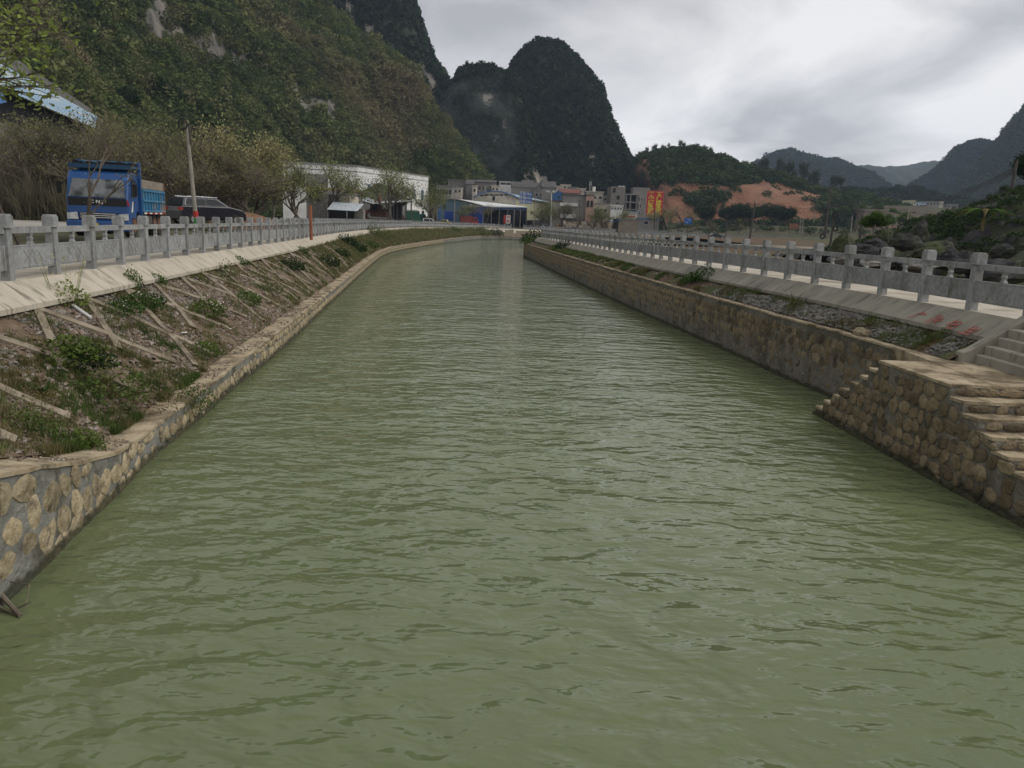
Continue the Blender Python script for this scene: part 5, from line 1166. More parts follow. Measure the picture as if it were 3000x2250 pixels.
# left hillside shed
o = thing('hillside_shed', 'large shed on the left slope with a long faded blue sheet roof', 'shed', at(0, 600, 80) * 1.0)
P0 = lambda px, py, Y=80: PT(px, py, Y, o)
ribbed('blue_roof', [P0(-120, 205, 72), P0(278, 376, 90), P0(285, 342, 98), P0(-120, 120, 80)], BLUL, o, 40)
ribbed('upper_roof', [P0(-120, 110, 80), P0(262, 338, 97), P0(270, 322, 101), P0(-120, 60, 84)], TILE, o, 30)
g = MB(); g.poly([P0(-120, 330, 73), P0(110, 385, 84), P0(110, 560, 84), P0(-120, 560, 73)]); g.poly([P0(110, 385, 84), P0(262, 400, 91), P0(262, 640, 91), P0(110, 640, 84)]); g.build('grey_wall', GRYC, o)
g = MB(); g.poly([P0(-120, 210, 73.5), P0(262, 372, 90.5), P0(262, 402, 91), P0(-120, 332, 74)]); g.build('shaded_opening', bpy.data.materials['interior_shade'], o)  # dark sheet in place of the open side, its shade put into the colour
g = MB(); g.poly([P0(215, 332, 92), P0(285, 345, 96), P0(278, 372, 92), P0(225, 360, 90)]); g.build('bright_blue_sheet', BLUS, o)
ribbed('blue_lower_sheet', [P0(-120, 330, 71.5), P0(20, 300, 74), P0(0, 255, 76), P0(-120, 230, 74)], BLUS, o, 10)
house(395, 480, 520, 96, 6, mat('sand_house', [(.5, (.42, .34, .2))], 1, .8), 'pale sandy house wall glimpsed behind the truck bed', wins=[(.2, .35, 555, 575), (.6, .75, 555, 575)], zb=2.9)
# yard wall and kiosks on the far side
o = thing('yard_wall', 'cream rubble stone yard wall along the far road', 'wall', at(1650, 655, 230)); P0 = lambda px, py, Y=230: PT(px, py, Y, o)
a, b = P0(1650, 646), P0(1822, 660); g = MB(); g.box(((a.x + b.x) / 2, 0, a.z / 2 - .5), (b.x - a.x, .4, a.z + 1)); g.build('wall', mat('yard_stone', [(.4, (.10, .07, .045)), (.55, (.38, .32, .24)), (.7, (.52, .46, .38))], .8, .9), o)
o = thing('pump_house', 'plain grey brown concrete block standing behind the right balustrade', 'hut', at(1838, 690, 122))
g = MB(); a = at(1838, 643, 122).z - o.location.z; g.box((0, 1.5, a / 2), (3.1, 3, a)); g.build('wall', mat('hut_render', [(.5, (.19, .165, .135))], 1, .9), o)
g = MB(); g.box((-1.9, .5, a - .75), (.7, 1.2, 1.5)); g.build('dark_cabinet', BLK, o)
g = MB(); g.box((-1.5, .4, a + .05), (1.6, 1.6, .07), Matrix.Rotation(-.2, 4, 'Y')); g.build('blue_lid', BLUS, o)
g = MB(); g.box((0, 1.5, a + .05), (3.3, 3.2, .1)); g.build('top_slab', GRYC, o)
o = house(1832, 1868, 622, 232, 5, CREAM, 'small kiosk with a white and blue curved awning', roofm=BLUL, wins=[(.2, .8, 632, 636, REDP)], name='kiosk')
house(1868, 1932, 642, 230, 5, GRYC, 'low dark shed with a sloping blue edge under the billboard', name='shed', roofm=BLUS, wins=[(.3, .5, 648, 658)])
# village on the right
for a in [(2629, 2647, 594, WHT, 'pale low house at the left end of the right village', 2), (2664, 2683, 588, YELW, 'yellow house in the right village', 3), (2696, 2712, 600, WHT, 'small white house in front of the right village', 2),
          (2683, 2716, 594, BLUL, 'bluish roofed house right of the yellow village house', 3), (2714, 2753, 591, GRYC, 'large grey house in the middle of the right village', 4), (2753, 2765, 591, CREAM, 'narrow cream house beside the large grey village house', 2), (2776, 2807, 599, GRYC, 'grey white house at the right end of the right village', 3),
          (2387, 2401, 586, WHT, 'lone small white house above the red earth', 3)]:
    Y = 435 if a[0] > 2500 else 330
    house(a[0], a[1], a[2], Y, 8, a[3], a[4], wins=W4(a[5], a[2] + 5, a[2] + 9, .4), zb=at((a[0] + a[1]) / 2, 640, Y).z, cap=a[3])
# ================================================================== POLES, LAMPS, WIRES
def pole(px0, py0, px1, py1, Y, r0, r1, label, arms=(), m=POLE, name='utility_pole', cat='pole', zmin=None):
    a = at(px0, py0, Y); b = at(px1, py1, Y); o = thing(name, label, cat, a); g = MB(); g.tube((0, 0, -.3), b - a, r0, r1, 9, True); g.build('shaft', m, o)
    for t, ln in arms: c = (b - a) * t; g = MB(); g.box(c, (ln, .1, .1)); g.build('crossarm', POLED, o)
    return o, a, b
o, a, b = pole(580, 692, 546, 356, 36, .105, .07, 'grey concrete pole leaning left before the dark car with a cable coil on top')
g = MB(); c = b - a
for k in range(14):
    t0, t1 = k / 14 * 6.283, (k + 1) / 14 * 6.283; g.tube(c + V(-.12 + .2 * math.cos(t0), -.12, -.12 + .24 * math.sin(t0)), c + V(-.12 + .2 * math.cos(t1), -.12, -.12 + .24 * math.sin(t1)), .035, .035, 5)
g.build('cable_coil', BLK, o); g = MB(); g.tube(c + V(.12, 0, -.1), c + V(.16, 0, -1.0), .05, .05, 6, True); g.build('insulator', POLED, o)
M_ = (b - a)
for t, m_, nm in ((.17, REDP, 'red_sticker'), (.1, mat('green_sticker', [(.5, (.04, .22, .05))], 1, .6), 'green_sticker')):
    g = MB(); g.tube(M_ * t, M_ * (t + .055), .112, .11, 9); g.build(nm, m_, o)
def cable(p, q, sag, name, label, rad=.02):
    g = MB(); n_ = 12; P = [p.lerp(q, k / n_) - V(0, 0, sag * 4 * (k / n_) * (1 - k / n_)) for k in range(n_ + 1)]
    for u, v in zip(P, P[1:]): g.tube(u, v, rad, rad, 3)
    g.build(name, BLK, label=label, cat='cable')
cable(b, at(450, 378, 60), .4, 'cable', 'dark cable running left from the leaning pole into the trees')
wires = []
for a_ in [(2197, 694, 2212, 594, 128, .16, .1, 'leaning pole with a short crossarm left of the red earth foot', [(.96, 1.5)]),
           (2417, 690, 2433, 549, 105, .16, .11, 'tall double crossarm pole right of the red earth', [(.97, 2.2), (.66, 1.5)]),
           (2434, 706, 2444, 620, 62, .09, .07, 'short pole hung with black tyres', []), (2519, 700, 2526, 626, 66, .09, .06, 'plain thin pale pole behind the dark boulders', []),
           (2492, 690, 2497, 632, 110, .09, .07, 'thin faint pole left of the plain pale one', []), (2652, 692, 2664, 606, 82, .1, .07, 'pale pole beside the pole with two short arms', []),
           (2663, 688, 2669, 615, 84, .09, .07, 'thin pole with two short arms right of the tomb', [(.9, 1.1), (.7, 1.1)]), (2343, 676, 2346, 640, 170, .1, .08, 'left one of a pair of thin white posts by the brown board', []),
           (2350, 684, 2353, 640, 165, .1, .08, 'right one of a pair of thin white posts by the brown board', []), (2384, 648, 2388, 617, 210, .12, .09, 'small lamp post on the terraced slope', [(.98, 1.6)]),
           (2127, 690, 2129, 627, 190, .12, .09, 'grey pole before the dark evergreen row', [(.95, 1.2)]), (2076, 690, 2077, 636, 190, .1, .08, 'thin grey pole left in the dark evergreen row', []),
           (2955, 592, 2980, 470, 50, .12, .08, 'pale pole at the right edge carrying black cables', []),
           (1254, 640, 1255, 578, 176, .1, .08, 'white post at the right corner of the factory', []), (1271, 645, 1272, 604, 184, .09, .08, 'second white post right of the factory corner', []),
           (1331, 655, 1333, 562, 228, .11, .09, 'grey pole in front of the blue hall gable', [(.97, 1.2)]), (1139, 650, 1140, 545, 146, .2, .16, 'black pole in front of the open canopy', []),
           (1048, 640, 1049, 540, 120, .09, .07, 'thin dark pole between block shed and canopy', []), (1697, 657, 1699, 585, 229, .12, .1, 'thin dark pole with a crossarm before the grey balcony house', [(.95, 1.5), (.7, 1.2)]),
           (1917, 668, 1918, 612, 150, .1, .08, 'thin dark post below the red billboard', [])]:
    o, a, b = pole(*a_[:8], arms=a_[8], m=POLED if 'dark' in a_[7] or 'black' in a_[7] or 'crossarm' in a_[7] else POLE)
    if 'tyres' in a_[7]:
        for (dx, dz, rr) in ((.05, 2.05, .24), (.2, 1.0, .2), (-.75, .35, .2)):
            bpy_m = MB()
            for k in range(16):
                t0, t1 = k / 16 * 6.283, (k + 1) / 16 * 6.283; bpy_m.tube((dx + rr * .8 * math.cos(t0), -.12, dz + rr * math.sin(t0)), (dx + rr * .8 * math.cos(t1), -.12, dz + rr * math.sin(t1)),   .055, .055, 6)
            bpy_m.build('tyre', RUB, o)
for k in range(4): cable(at(2972, 492 + k * 5, 50), at(2725, 586 + k * 3, 150), .5, 'cable', ['top', 'second', 'third', 'lowest'][k] + ' black cable running down from the right edge pole to the village', .022)
cable(at(2433, 600, 105), at(2664, 612, 82), .6, 'cable', 'thin cable slung between the poles over the fields', .02); cable(at(2212, 597, 128), at(2433, 602, 105), .6, 'cable', 'thin cable slung from the leaning pole to the tall double crossarm pole', .02)
o, a, b = pole(1614, 660, 1616, 562, 230, .14, .1, 'white lamp post with a cluster of round lamps', name='street_lamp', cat='lamp post', m=WHT)
for k, dx in enumerate((-1.3, -.75, .45, .8)): g = MB(); g.box(b - a + V(dx, 0, .15 - .1 * (k % 2)), (.42, .4, .42)); g.build('lamp_head', WHT, o)
g = MB(); g.box(b - a + V(-.25, 0, .1), (2.3, .08, .08)); g.build('arm', POLED, o)
p = at(912, 694, 50); o = thing('marker_pole', 'rusty orange marker pole standing at the left slab edge', 'pole', p); g = MB(); g.tube((0, 0, -.2), at(909, 600, 50) - p, .1, .1, 8, True); g.build('shaft', mat('rusty_orange', [(.3, (.20, .07, .035)), (.7, (.30, .12, .07))], 2, .8), o)
# brown board, tomb, heap
o = thing('brown_board', 'faded brown board on short legs in the far field', 'board', at(2324, 684, 165)); g = MB(); g.box((0, 0, 1.5), (1.9, .1, 1.1)); g.build('panel', RUST, o)
for s in (-.8, .8): g = MB(); g.tube((s, 0, -.3), (s, 0, 1.2), .06, .06, 5); g.build('leg', POLED, o)
o = thing('tomb', 'white arched tomb front in the field behind the rocks', 'tomb', at(2630, 695, 92)); g = MB(); g.prism([(.85 * math.cos(t), .8 * math.sin(t)) for t in rngs(0, math.pi, 12)], 0, .5, axis=1); g.build('arch', WHT, o)
g = MB(); g.box((0, -.05, .25), (.5, .1, .45)); g.build('tablet', GRYC, o)
g = MB(); rows = []; c = at(715, 652, 60); 
for i in range(25):
    rows.append([])
    for j in range(15):
        u, v = i / 12 - 1, j / 7 - 1; hgt = max(0, 1 - (u * u + v * v)) ** .8; x = c.x + u * 3.2; y = c.y + v * 2.4; rows[-1].append((x, y, 2.75 + hgt * 1.45 + .12 * fbm(x * 1.5, y * 1.5) * (hgt > 0)))
g.grid([q[::-1] for q in rows]); g.build('earth_mound', mat('mound_earth', [(.3, (.10, .055, .03)), (.6, (.19, .11, .065)), (.8, (.24, .18, .13))], 1.5, .95, 1., 8), smooth=True, label='heap of brown earth beside the road right of the dark car', cat='earth mound')
# ================================================================== VEHICLES
def wheel(par, x, y, r, w, rim=CHR):
    g = MB(); g.tube((x - w / 2, y, r), (x + w / 2, y, r), r, r, 18, True); o = g.build('wheel', RUB, par)
    g = MB(); g.tube((x - w / 2 - .015, y, r), (x + w / 2 + .015, y, r), r * .6, r * .6, 10, True); g.build('rim', rim, o)
    for s in (-1, 1):
        g = MB()
        for k in range(5): t = k * 1.2566; g.box((0, 0, 0), (.02, r * .12, r * .5), Matrix.Translation((x + s * (w / 2 + .02), y, r)) @ Matrix.Rotation(t, 4, 'X') @ Matrix.Translation((0, 0, r * .3)))
        g.build('spokes', rim, o)
o = thing('dump_truck', 'blue dump truck parked facing the camera on the left road', 'truck', (-14.9, 27.75, 3.12), .223); o.scale = (.96, .96, .96)
g = MB(); g.prism([(.06, .48), (0, .9), (0, 1.38), (.27, 2.12), (.42, 2.34), (.6, 2.42), (1.5, 2.42), (1.55, .95), (1.2, .95), (1.12, .72), (.5, .72), (.42, .48)], -1.05, 1.05, axis=0); cab = g.build('cab', BLUT, o); bevel(cab, .06, 2)
def panel(nm, pts, m, par, th=.012):
    g = MB(); n_ = (Vector(pts[1]) - Vector(pts[0])).cross(Vector(pts[2]) - Vector(pts[0])).normalized() * th; p0 = [Vector(q) for q in pts]; p1 = [q + n_ for q in p0]; b = len(g.v)
    g.v += [tuple(q) for q in p0 + p1]; n2 = len(pts); g.face(range(n2, 2 * n2)); g.face(list(range(n2))[::-1])
    for k in range(n2): g.face((k, (k + 1) % n2, n2 + (k + 1) % n2, n2 + k))
    return g.build(nm, m, par)
ws_sky = mat('windscreen', [(.4, (.03, .035, .04)), (.6, (.17, .18, .19))], 2.2, .06, spec=.9)  # pale patches put a sky reflection into the glass colour
f0 = lambda z: interp(z, [(.9, 0), (1.38, 0), (2.12, .27)]) - .012
panel('windscreen', [(-.96, f0(1.45), 1.45), (.96, f0(1.45), 1.45), (.86, f0(2.1), 2.1), (-.86, f0(2.1), 2.1)], ws_sky, cab)
panel('black_band', [(-.99, f0(1.15), 1.15), (.99, f0(1.15), 1.15), (.98, f0(1.42), 1.42), (-.98, f0(1.42), 1.42)], BLK, cab)
text('C N J', .155, Matrix.Translation((-.02, -.03, 1.29)) @ Matrix.Rotation(math.pi / 2, 4, 'X'), 'lettering', WHT, cab, bold=.004, sx=1.25)
panel('grille', [(-.62, -.014, .68), (.62, -.014, .68), (.62, -.014, .9), (-.62, -.014, .9)], BLK, cab)
for z in (.72, .79, .86): g = MB(); g.box((0, -.035, z), (1.2, .03, .025)); g.build('grille_bar', CHR, cab)
LAMP = mat('headlight_glass', [(.3, (.25, .26, .27)), (.7, (.6, .6, .6))], 12, .15, spec=.7)
for s in (-1, 1): panel('headlight', [(s * .66 if s > 0 else -1.04, -.016, .64), (1.04 if s > 0 else -.66, -.016, .64), (1.04 if s > 0 else -.7, -.016, .9), (.7 if s > 0 else -1.04, -.016, .86)], LAMP, cab)
g = MB(); g.box((0, -.02, .42), (2.12, .22, .36)); bp = g.build('bumper', BLUT, o); bevel(bp, .03)
panel('number_plate', [(-.45, -.135, .34), (.02, -.135, .34), (.02, -.135, .52), (-.45, -.135, .52)], mat('plate_yellow', [(.5, (.5, .36, .03))], 1, .6), bp)
text('1818', .15, Matrix.Translation((-.21, -.152, .42)) @ Matrix.Rotation(math.pi / 2, 4, 'X'), 'plate_number', BLK, bp)
g = MB(); g.box((.75, -.14, .43), (.2, .03, .07)); g.build('fog_lamp', mat('amber', [(.5, (.35, .2, .05))], 1, .4), bp)
for s in (-1, 1):
    panel('side_window', [(s * 1.06, .45, 1.5), (s * 1.06, 1.15, 1.5), (s * 1.06, 1.15, 2.15), (s * 1.06, .6, 2.15)][::s], DWIN, cab)
    g = MB(); g.box((s * 1.28, .1, 1.75), (.14, .08, .42)); m_ = g.build('mirror', BLK, o); g = MB(); g.tube((s * 1.05, .2, 1.95), (s * 1.28, .1, 1.9), .02, .02, 5); g.build('mirror_arm', BLK, m_)
    g = MB(); g.box((s * 1.07, .8, 1.32), (.02, .16, .04)); g.build('door_handle', BLK, cab)
    for y in (.95, 4.3, 5.15) if s > 0 else (.95, 4.3): wheel(o, s * (.85), y, .45, .3, RUST)
panel('decal', [(1.062, .3, .95), (1.062, .5, .95), (1.062, .65, 1.35), (1.062, .55, 1.35)], WHT, cab)
panel('red_ribbon', [(1.0, -.03, 1.3), (1.06, -.03, 1.15), (1.1, -.03, 1.17), (1.04, -.03, 1.42)], REDP, cab)
g = MB(); g.box((0, 3.1, .72), (1.5, 4.9, .2)); g.build('chassis', POLED, o)
g = MB(); g.box((0, 3.75, .98), (2.2, 3.9, .1)); bed = g.build('dump_bed', BLUB, o)
for s in (-1, 1):
    g = MB(); g.box((s * 1.08, 3.75, 1.6), (.05, 3.9, 1.2)); sd_ = g.build('side_board', BLUB, bed)
for s in (-1, 1):
    for k in range(9): g = MB(); g.box((s * 1.13, 1.85 + k * .475, 1.42), (.07, .07, .8)); g.build('rib', BLUB, o)
    for z in (1.02, 1.42, 1.82): g = MB(); g.box((s * 1.135, 3.75, z), (.085, 3.9, .08)); g.build('rail', BLUB, o)
    g = MB(); g.box((s * 1.1, 3.75, 2.05), (.06, 3.9, .34)); g.build('top_board', mat('weathered_board', [(.3, (.16, .13, .10)), (.7, (.27, .24, .20))], 2, .9) if s < 0 else bpy.data.materials['weathered_board'], o)
    for k in range(8): g = MB(); g.box((s * 1.18, 2.0 + k * .45, .93), (.012, .42, .06)); g.build('reflector', REDP if k % 2 else WHT, o)
g = MB(); g.box((0, 1.78, 1.9), (2.25, .08, 1.9)); g.build('headboard', BLUB, o)
for s in (-1, 1): g = MB(); g.box((s * 1.07, 1.7, 1.85), (.12, .14, 2.0)); g.build('headboard_post', BLUT, o)
g = MB(); g.box((.05, 1.15, 2.6), (2.15, 1.3, .1)); g.box((.05, .5, 2.58), (2.15, .08, .16)); g.build('cab_guard', mat('guard_blue', [(.5, (.02, .06, .12))], 1, .6), o)
g = MB(); r = random.Random(2)
for k in range(24): t = k / 24; g.box((-1.0 + 2.1 * t, 1.1 + r.uniform(-.2, .2), 2.69 + r.uniform(-.02, .04)), (.16, .6, .1), Matrix.Rotation(r.gauss(0, .04), 4, 'Y'))
g.build('rolled_tarpaulin', BLK, o)
g = MB(); g.box((0, 5.75, 1.55), (2.3, .08, 1.35)); g.build('tailgate', RUST, o)
g = MB(); g.box((1.02, 2.6, .62), (.3, .9, .4)); g.build('fuel_tank', POLED, o)
g = MB(); g.box((1.1, 1.95, .62), (.06, .7, .05)); g.box((1.1, 1.95, .38), (.06, .7, .05)); g.build('side_guard', RUST, o)
# cars
def car(label, loc, rz, paint, L_=4.4, H=1.45, Wd=1.75, kind='sedan', name='parked_car', cat='car', scale=1.):
    o = thing(name, label, cat, loc, rz); h = Wd / 2
    if kind == 'suv': low = [(0, .35), (0, .75), (.1, 1.0), (L_, .98 + .0), (L_, .35)]; up = [(.1, 1.2), (.3, H), (1.2, H + .05), (2.6, H + .02), (3.5, 1.2)]; lo = [(0, .32), (-.04, .85), (.06, 1.2), (3.5, 1.22), (4.45, 1.04), (4.75, .8), (4.78, .35)]
    elif kind == 'van': lo = [(0, .3), (0, .9), (2.9, .92), (3.7, .8), (3.8, .3)]; up = [(.1, .9), (.12, H), (1.9, H), (2.9, .92)]
    else: lo = [(0, .3), (0, .72), (.6, .9), (3.4, .85), (4.35, .68), (4.4, .3)]; up = [(.5, .88), (1.15, H), (2.3, H), (3.35, .86)]
    g = MB(); g.prism(lo, -h, h, axis=0); b = g.build('body', paint, o); bevel(b, .07, 2)
    g = MB(); n_ = len(up); b0 = len(g.v)
    for s in (-1, 1):
        for (y, z) in up: g.v.append((s * (h - .06 - ((.1 if kind == 'suv' else .16) if z > 1.25 else 0)), y, z))
    g.face(list(range(n_))[::-1]); g.face(range(n_, 2 * n_))
    for k in range(n_): g.face((k, (k + 1) % n_, n_ + (k + 1) % n_, n_ + k))
    c = g.build('cabin', paint, o); bevel(c, .04)
    # side glass
    for s in (-1, 1):
        mid = lambda t, z: interp(t, [(0, up[0][0]), (1, up[-1][0])])
        zt = H - (.1 if kind == 'suv' else .09); zb = 1.27 if kind == 'suv' else .95 if kind == 'van' else .93
        ya, yb = up[0][0] + .25, up[-1][0] - .22; yc_, yd = up[1][0] + .18, (up[-2][0] - .05)
        X = lambda z: s * (h - .06 - (.1 * (z - 1.2) / (H - 1.2) if kind == 'suv' else .16 * (z - .9) / (H - .9)) + .012)
        pts = [(X(zb), ya, zb), (X(zb), (ya + yb) / 2 - .04, zb), (X(zt), (ya + yb) / 2 - .04, zt), (X(zt), yc_, zt)]; panel('side_window', pts if s > 0 else pts[::-1], DWIN, c)
        pts = [(X(zb), (ya + yb) / 2 + .04, zb), (X(zb), yb, zb), (X(zt), yd, zt), (X(zt), (ya + yb) / 2 + .04, zt)]; panel('side_window', pts if s > 0 else pts[::-1], DWIN, c)
        if kind == 'suv':
            g = MB(); P = [V(X(zb) , ya - .06, zb - .03), V(X(zb), yb + .08, zb - .03), V(X(zt), yd + .03, zt + .04), V(X(zt), yc_ - .05, zt + .04)]
            for u, v in zip(P, P[1:] + P[:1]): g.tube(u + V(s * .012, 0, 0), v + V(s * .012, 0, 0), .018, .018, 4)
            g.build('window_trim', CHR, o); g = MB(); g.tube((s * (h - .22), .6, H + .07), (s * (h - .22), 2.7, H + .06), .02, .02, 5); g.build('roof_rail', CHR, o)
        panel('headlight', [(s * (h - .02) - .28 * (s > 0), lo[-2][0] + .005, .62), (s * (h - .02) + .28 * (s < 0), lo[-2][0] + .005, .62), (s * (h - .02) + .28 * (s < 0), lo[-2][0] - .04, .74), (s * (h - .02) - .28 * (s > 0), lo[-2][0] - .04, .74)], LAMP, b)
        g = MB(); g.box((s * (h - .16), .03, 1.0 if kind == 'suv' else .75), (.36, .14, .17)); g.build('tail_light', REDP, b)
        for y in (.85, L_ - .85): wheel(o, s * (h - .1), y, .36 if kind == 'suv' else .31, .22)
    z0, z1 = up[-1][1] + .04, H - .07; y0, y1 = up[-1][0] - .05, up[-2][0] + .05
    panel('windscreen', [(h - .15, y0, z0), (-h + .15, y0, z0), (-h + .26, y1, z1), (h - .26, y1, z1)], GLS, c)
    z0, z1 = up[0][1] + .08, H - .1; panel('rear_window', [(-h + .18, up[0][0] - .0, z0), (h - .18, up[0][0] - .0, z0), (h - .28, up[1][0] - .04, z1), (-h + .28, up[1][0] - .04, z1)], GLS, c)
    if scale != 1: o.scale = (scale,) * 3
    return o
car('black estate style car with chrome window trim parked behind the leaning pole', at(515, 690, 50).xy.to_3d() + V(-.1, 0, 3.28), -.62, SUVP, 4.8, 1.72, 1.9, 'suv')
car('white double cab pickup passing behind the left balustrade', at(1238, 650, 176).xy.to_3d() + V(0, 0, 2.9), -1.45, WHT, 3.8, 1.65, 1.6, 'van')
car('yellow and white taxi in front of the blue hall door', at(1322, 650, 214).xy.to_3d() + V(0, 0, 3.0), 1.4, mat('taxi_yellow', [(.5, (.45, .38, .08))], .3, .4), name='taxi')
car('silver grey car parked left of the orange car', at(1582, 655, 231).xy.to_3d() + V(0, 0, 2.9), -1.5, mat('silver_paint', [(.5, (.25, .28, .31))], 1, .3))
car('orange yellow car parked below the plain pale building', at(1624, 653, 233).xy.to_3d() + V(0, 0, 2.95), -1.2, mat('orange_paint', [(.5, (.5, .22, .02))], 1, .4), L_=4., H=1.4)
car('small black car on the far road left of the grey pole', at(2078, 676, 175).xy.to_3d() + V(0, 0, 2.75), -1.5, SUVP, scale=.8)
def lorry(label, px, py, Y, rz, box, cabm, top=None, nm='lorry', bl=4., hh=2.2):
    p = at(px, py, Y); o = thing(nm, label, 'truck', (p.x, Y, 2.9), rz)
    g = MB(); g.box((0, -bl / 2, .95 + hh / 2), (2.2, bl, hh)); g.build('cargo_box', box, o)
    for k in range(5): g = MB(); g.box((1.12, -bl * (k + .5) / 5, .95 + hh / 2), (.05, .08, hh)); g.build('rib', box, o)
    if top: g = MB(); g.box((0, -bl / 2, .95 + hh + .12), (2.1, bl * .95, .3), taper=.85); g.build('tarpaulin', top, o)
    g = MB(); g.prism([(.15, .5), (.15, 2.5), (.4, 2.65), (1.3, 2.6), (1.75, 1.6), (1.8, .5)], -1.05, 1.05, axis=0); c = g.build('cab', cabm, o); bevel(c, .06)
    panel('side_window', [(1.06, .5, 1.6), (1.06, 1.5, 1.6), (1.06, 1.25, 2.3), (1.06, .5, 2.3)], DWIN, c); panel('windscreen', [(.9, 1.75, 1.65), (-.9, 1.75, 1.65), (-.9, 1.36, 2.5), (.9, 1.36, 2.5)], GLS, c)
    g = MB(); g.box((0, -bl / 2, .8), (1.2, bl + 1, .25)); g.build('chassis', POLED, o)
    for s in (-.9, .9):
        for y in (1.0, -bl * .55, -bl * .85): wheel(o, s, y, .45, .3, POLED)
lorry('green lorry under a cream tarpaulin beside the white factory', 1228, 640, 182, -1.35, mat('lorry_green', [(.5, (.05, .16, .10))], 1, .7), mat('lorry_green_cab', [(.5, (.03, .11, .08))], 1, .5), CREAM)
lorry('dark red lorry parked before the blue hall', 1382, 648, 229, -1.35, mat('lorry_red', [(.5, (.17, .04, .035))], 1, .7), mat('lorry_red_cab', [(.5, (.22, .03, .03))], 1, .5), bl=3.4, hh=2.)
# excavator
p = at(1112, 640, 156); o = thing('excavator', 'rusty brown excavator resting under the open canopy', 'excavator', (p.x, 156, 2.9)); o.scale = (1.6, 1.6, 1.6)
g = MB(); g.box((0, 0, 1.45), (2.0, 2.2, 1.0)); b = g.build('body', RUST, o); bevel(b, .15, 2)
g = MB(); g.box((-.5, -.6, 2.1), (.9, 1., 1.2)); c = g.build('operator_cab', RUST, o); bevel(c, .05); panel('window', [(-.9, -1.11, 1.8), (-.1, -1.11, 1.8), (-.1, -1.11, 2.5), (-.9, -1.11, 2.5)], DWIN, c)
for s in (-.9, .9): g = MB(); g.prism([(-1.5, .1), (-1.2, 0), (1.2, 0), (1.5, .1), (1.55, .45), (1.2, .7), (-1.2, .7), (-1.55, .45)], s - .22, s + .22, axis=1); g.build('track', RUB, o)
g = MB(); g.tube((.3, -.8, 1.6), (.2, -1.0, 3.6), .2, .16, 6, True); g.build('boom', RUST, o)
g = MB(); g.tube((.2, -1.0, 3.6), (-1.5, -1.2, 1.0), .16, .1, 6, True); g.build('stick', RUST, o)
g = MB(); g.prism([(-1.9, .9), (-1.4, 1.2), (-1.1, .7), (-1.5, .2), (-2., .4)], -1.6, -.9, axis=1); g.build('bucket', RUST, o)
# ================================================================== ROCKS ON THE RIGHT, PLANTS
def boulder(px, py, Y, sx, sy, sz, label, seed, m=ROCKD, z=None):
    r = random.Random(seed); g = MB(); n_, k_ = 16, 10
    for i in range(k_ + 1):
        ph = math.pi * i / k_
        for j in range(n_):
            t = 2 * math.pi * j / n_; d = Vector((math.sin(ph) * math.cos(t), math.sin(ph) * math.sin(t), math.cos(ph)))
            q = 1 + .35 * fbm(d.x * 1.3 + seed, d.y * 1.3, d.z * 1.3) + .14 * fbm(d.x * 4, d.y * 4 + seed, d.z * 4)
            g.v.append((d.x * sx * q, d.y * sy * q, d.z * sz * q))
    for i in range(k_):
        for j in range(n_): g.face((i * n_ + j, i * n_ + (j + 1) % n_, (i + 1) * n_ + (j + 1) % n_, (i + 1) * n_ + j)[::-1])
    p = at(px, py, Y); o = g.build('boulder', m, label=label, cat='rock'); o.location = p
for a in [(2470, 722, 32, .42, .5, .52, 'rounded black boulder tallest of the group behind the right balustrade', 1), (2520, 735, 31, .6, .5, .32, 'long dark low boulder right of the tallest black one', 2), (2565, 722, 35, .5, .5, .34, 'dark boulder with grass left of the stump like rock', 3),
          (2590, 700, 40, .45, .4, .5, 'pointed dark rock behind the green bush', 5), (2655, 712, 37, .75, .6, .4, 'broad dark rock left of the rocky knoll', 6), (2695, 690, 44, .5, .4, .75, 'upright dark stump like rock', 7),
          (2455, 757, 27, .3, .3, .16, 'small grey stone slab in front of the boulders', 8), (2560, 768, 26, .5, .35, .16, 'broken pale concrete piece behind the balustrade', 9), (2700, 775, 26, .6, .4, .18, 'grey rock at the foot of the knoll', 10), (2740, 740, 32, .9, .6, .45, 'dark rock leaning against the knoll', 11), (2800, 765, 28, .7, .5, .4, 'rough dark rock low on the knoll', 12), (2930, 800, 24, .8, .5, .4, 'large dark rock at the right edge behind the last posts', 13)]:
    boulder(*a, m=ROCKL if 'grey' in a[6] or 'pale' in a[6] else ROCKD)
PK = [(2660, 755), (2720, 725), (2760, 700), (2790, 676), (2820, 668), (2850, 655), (2880, 640), (2910, 620), (2950, 600), (3000, 588), (3100, 560), (3300, 500), (3500, 470), (3700, 500)]
zP, p0, p1 = peak('rocky_knoll', PK, 46, 20, 25, 2.4, p=1.5, seed=20, amp=.14, x_amp=.55, nx=210, ny=120, mats=[ROCKD, HSOIL])
g_ = scatter_on(zP, p0, p1, 27, 60, 2200, .15, .6, 21, None, lambda x, y, z: fbm(x * .25, y * .25, 4) > -.08 and z > 2.6)
scatter('knoll_weeds', clump_mesh('clump', HILL_F, 110, .16, 8), g_, 'green weeds growing over the dark rocky knoll', 'weeds')
r = random.Random(31)
for k in range(34):
    x, y = r.uniform(16, 34), r.uniform(27, 42); z = zP(x, y)
    if z < 2.5: continue
    q = pj(x, y, z)
    if q[0] > 3050: continue
    boulder(q[0], q[1], y, r.uniform(.3, .8), r.uniform(.3, .6), r.uniform(.25, .6), 'jagged dark rock among many on the rocky knoll', 100 + k); bpy.context.scene.collection.objects[-1]['group'] = 'jagged dark rocks covering the knoll'
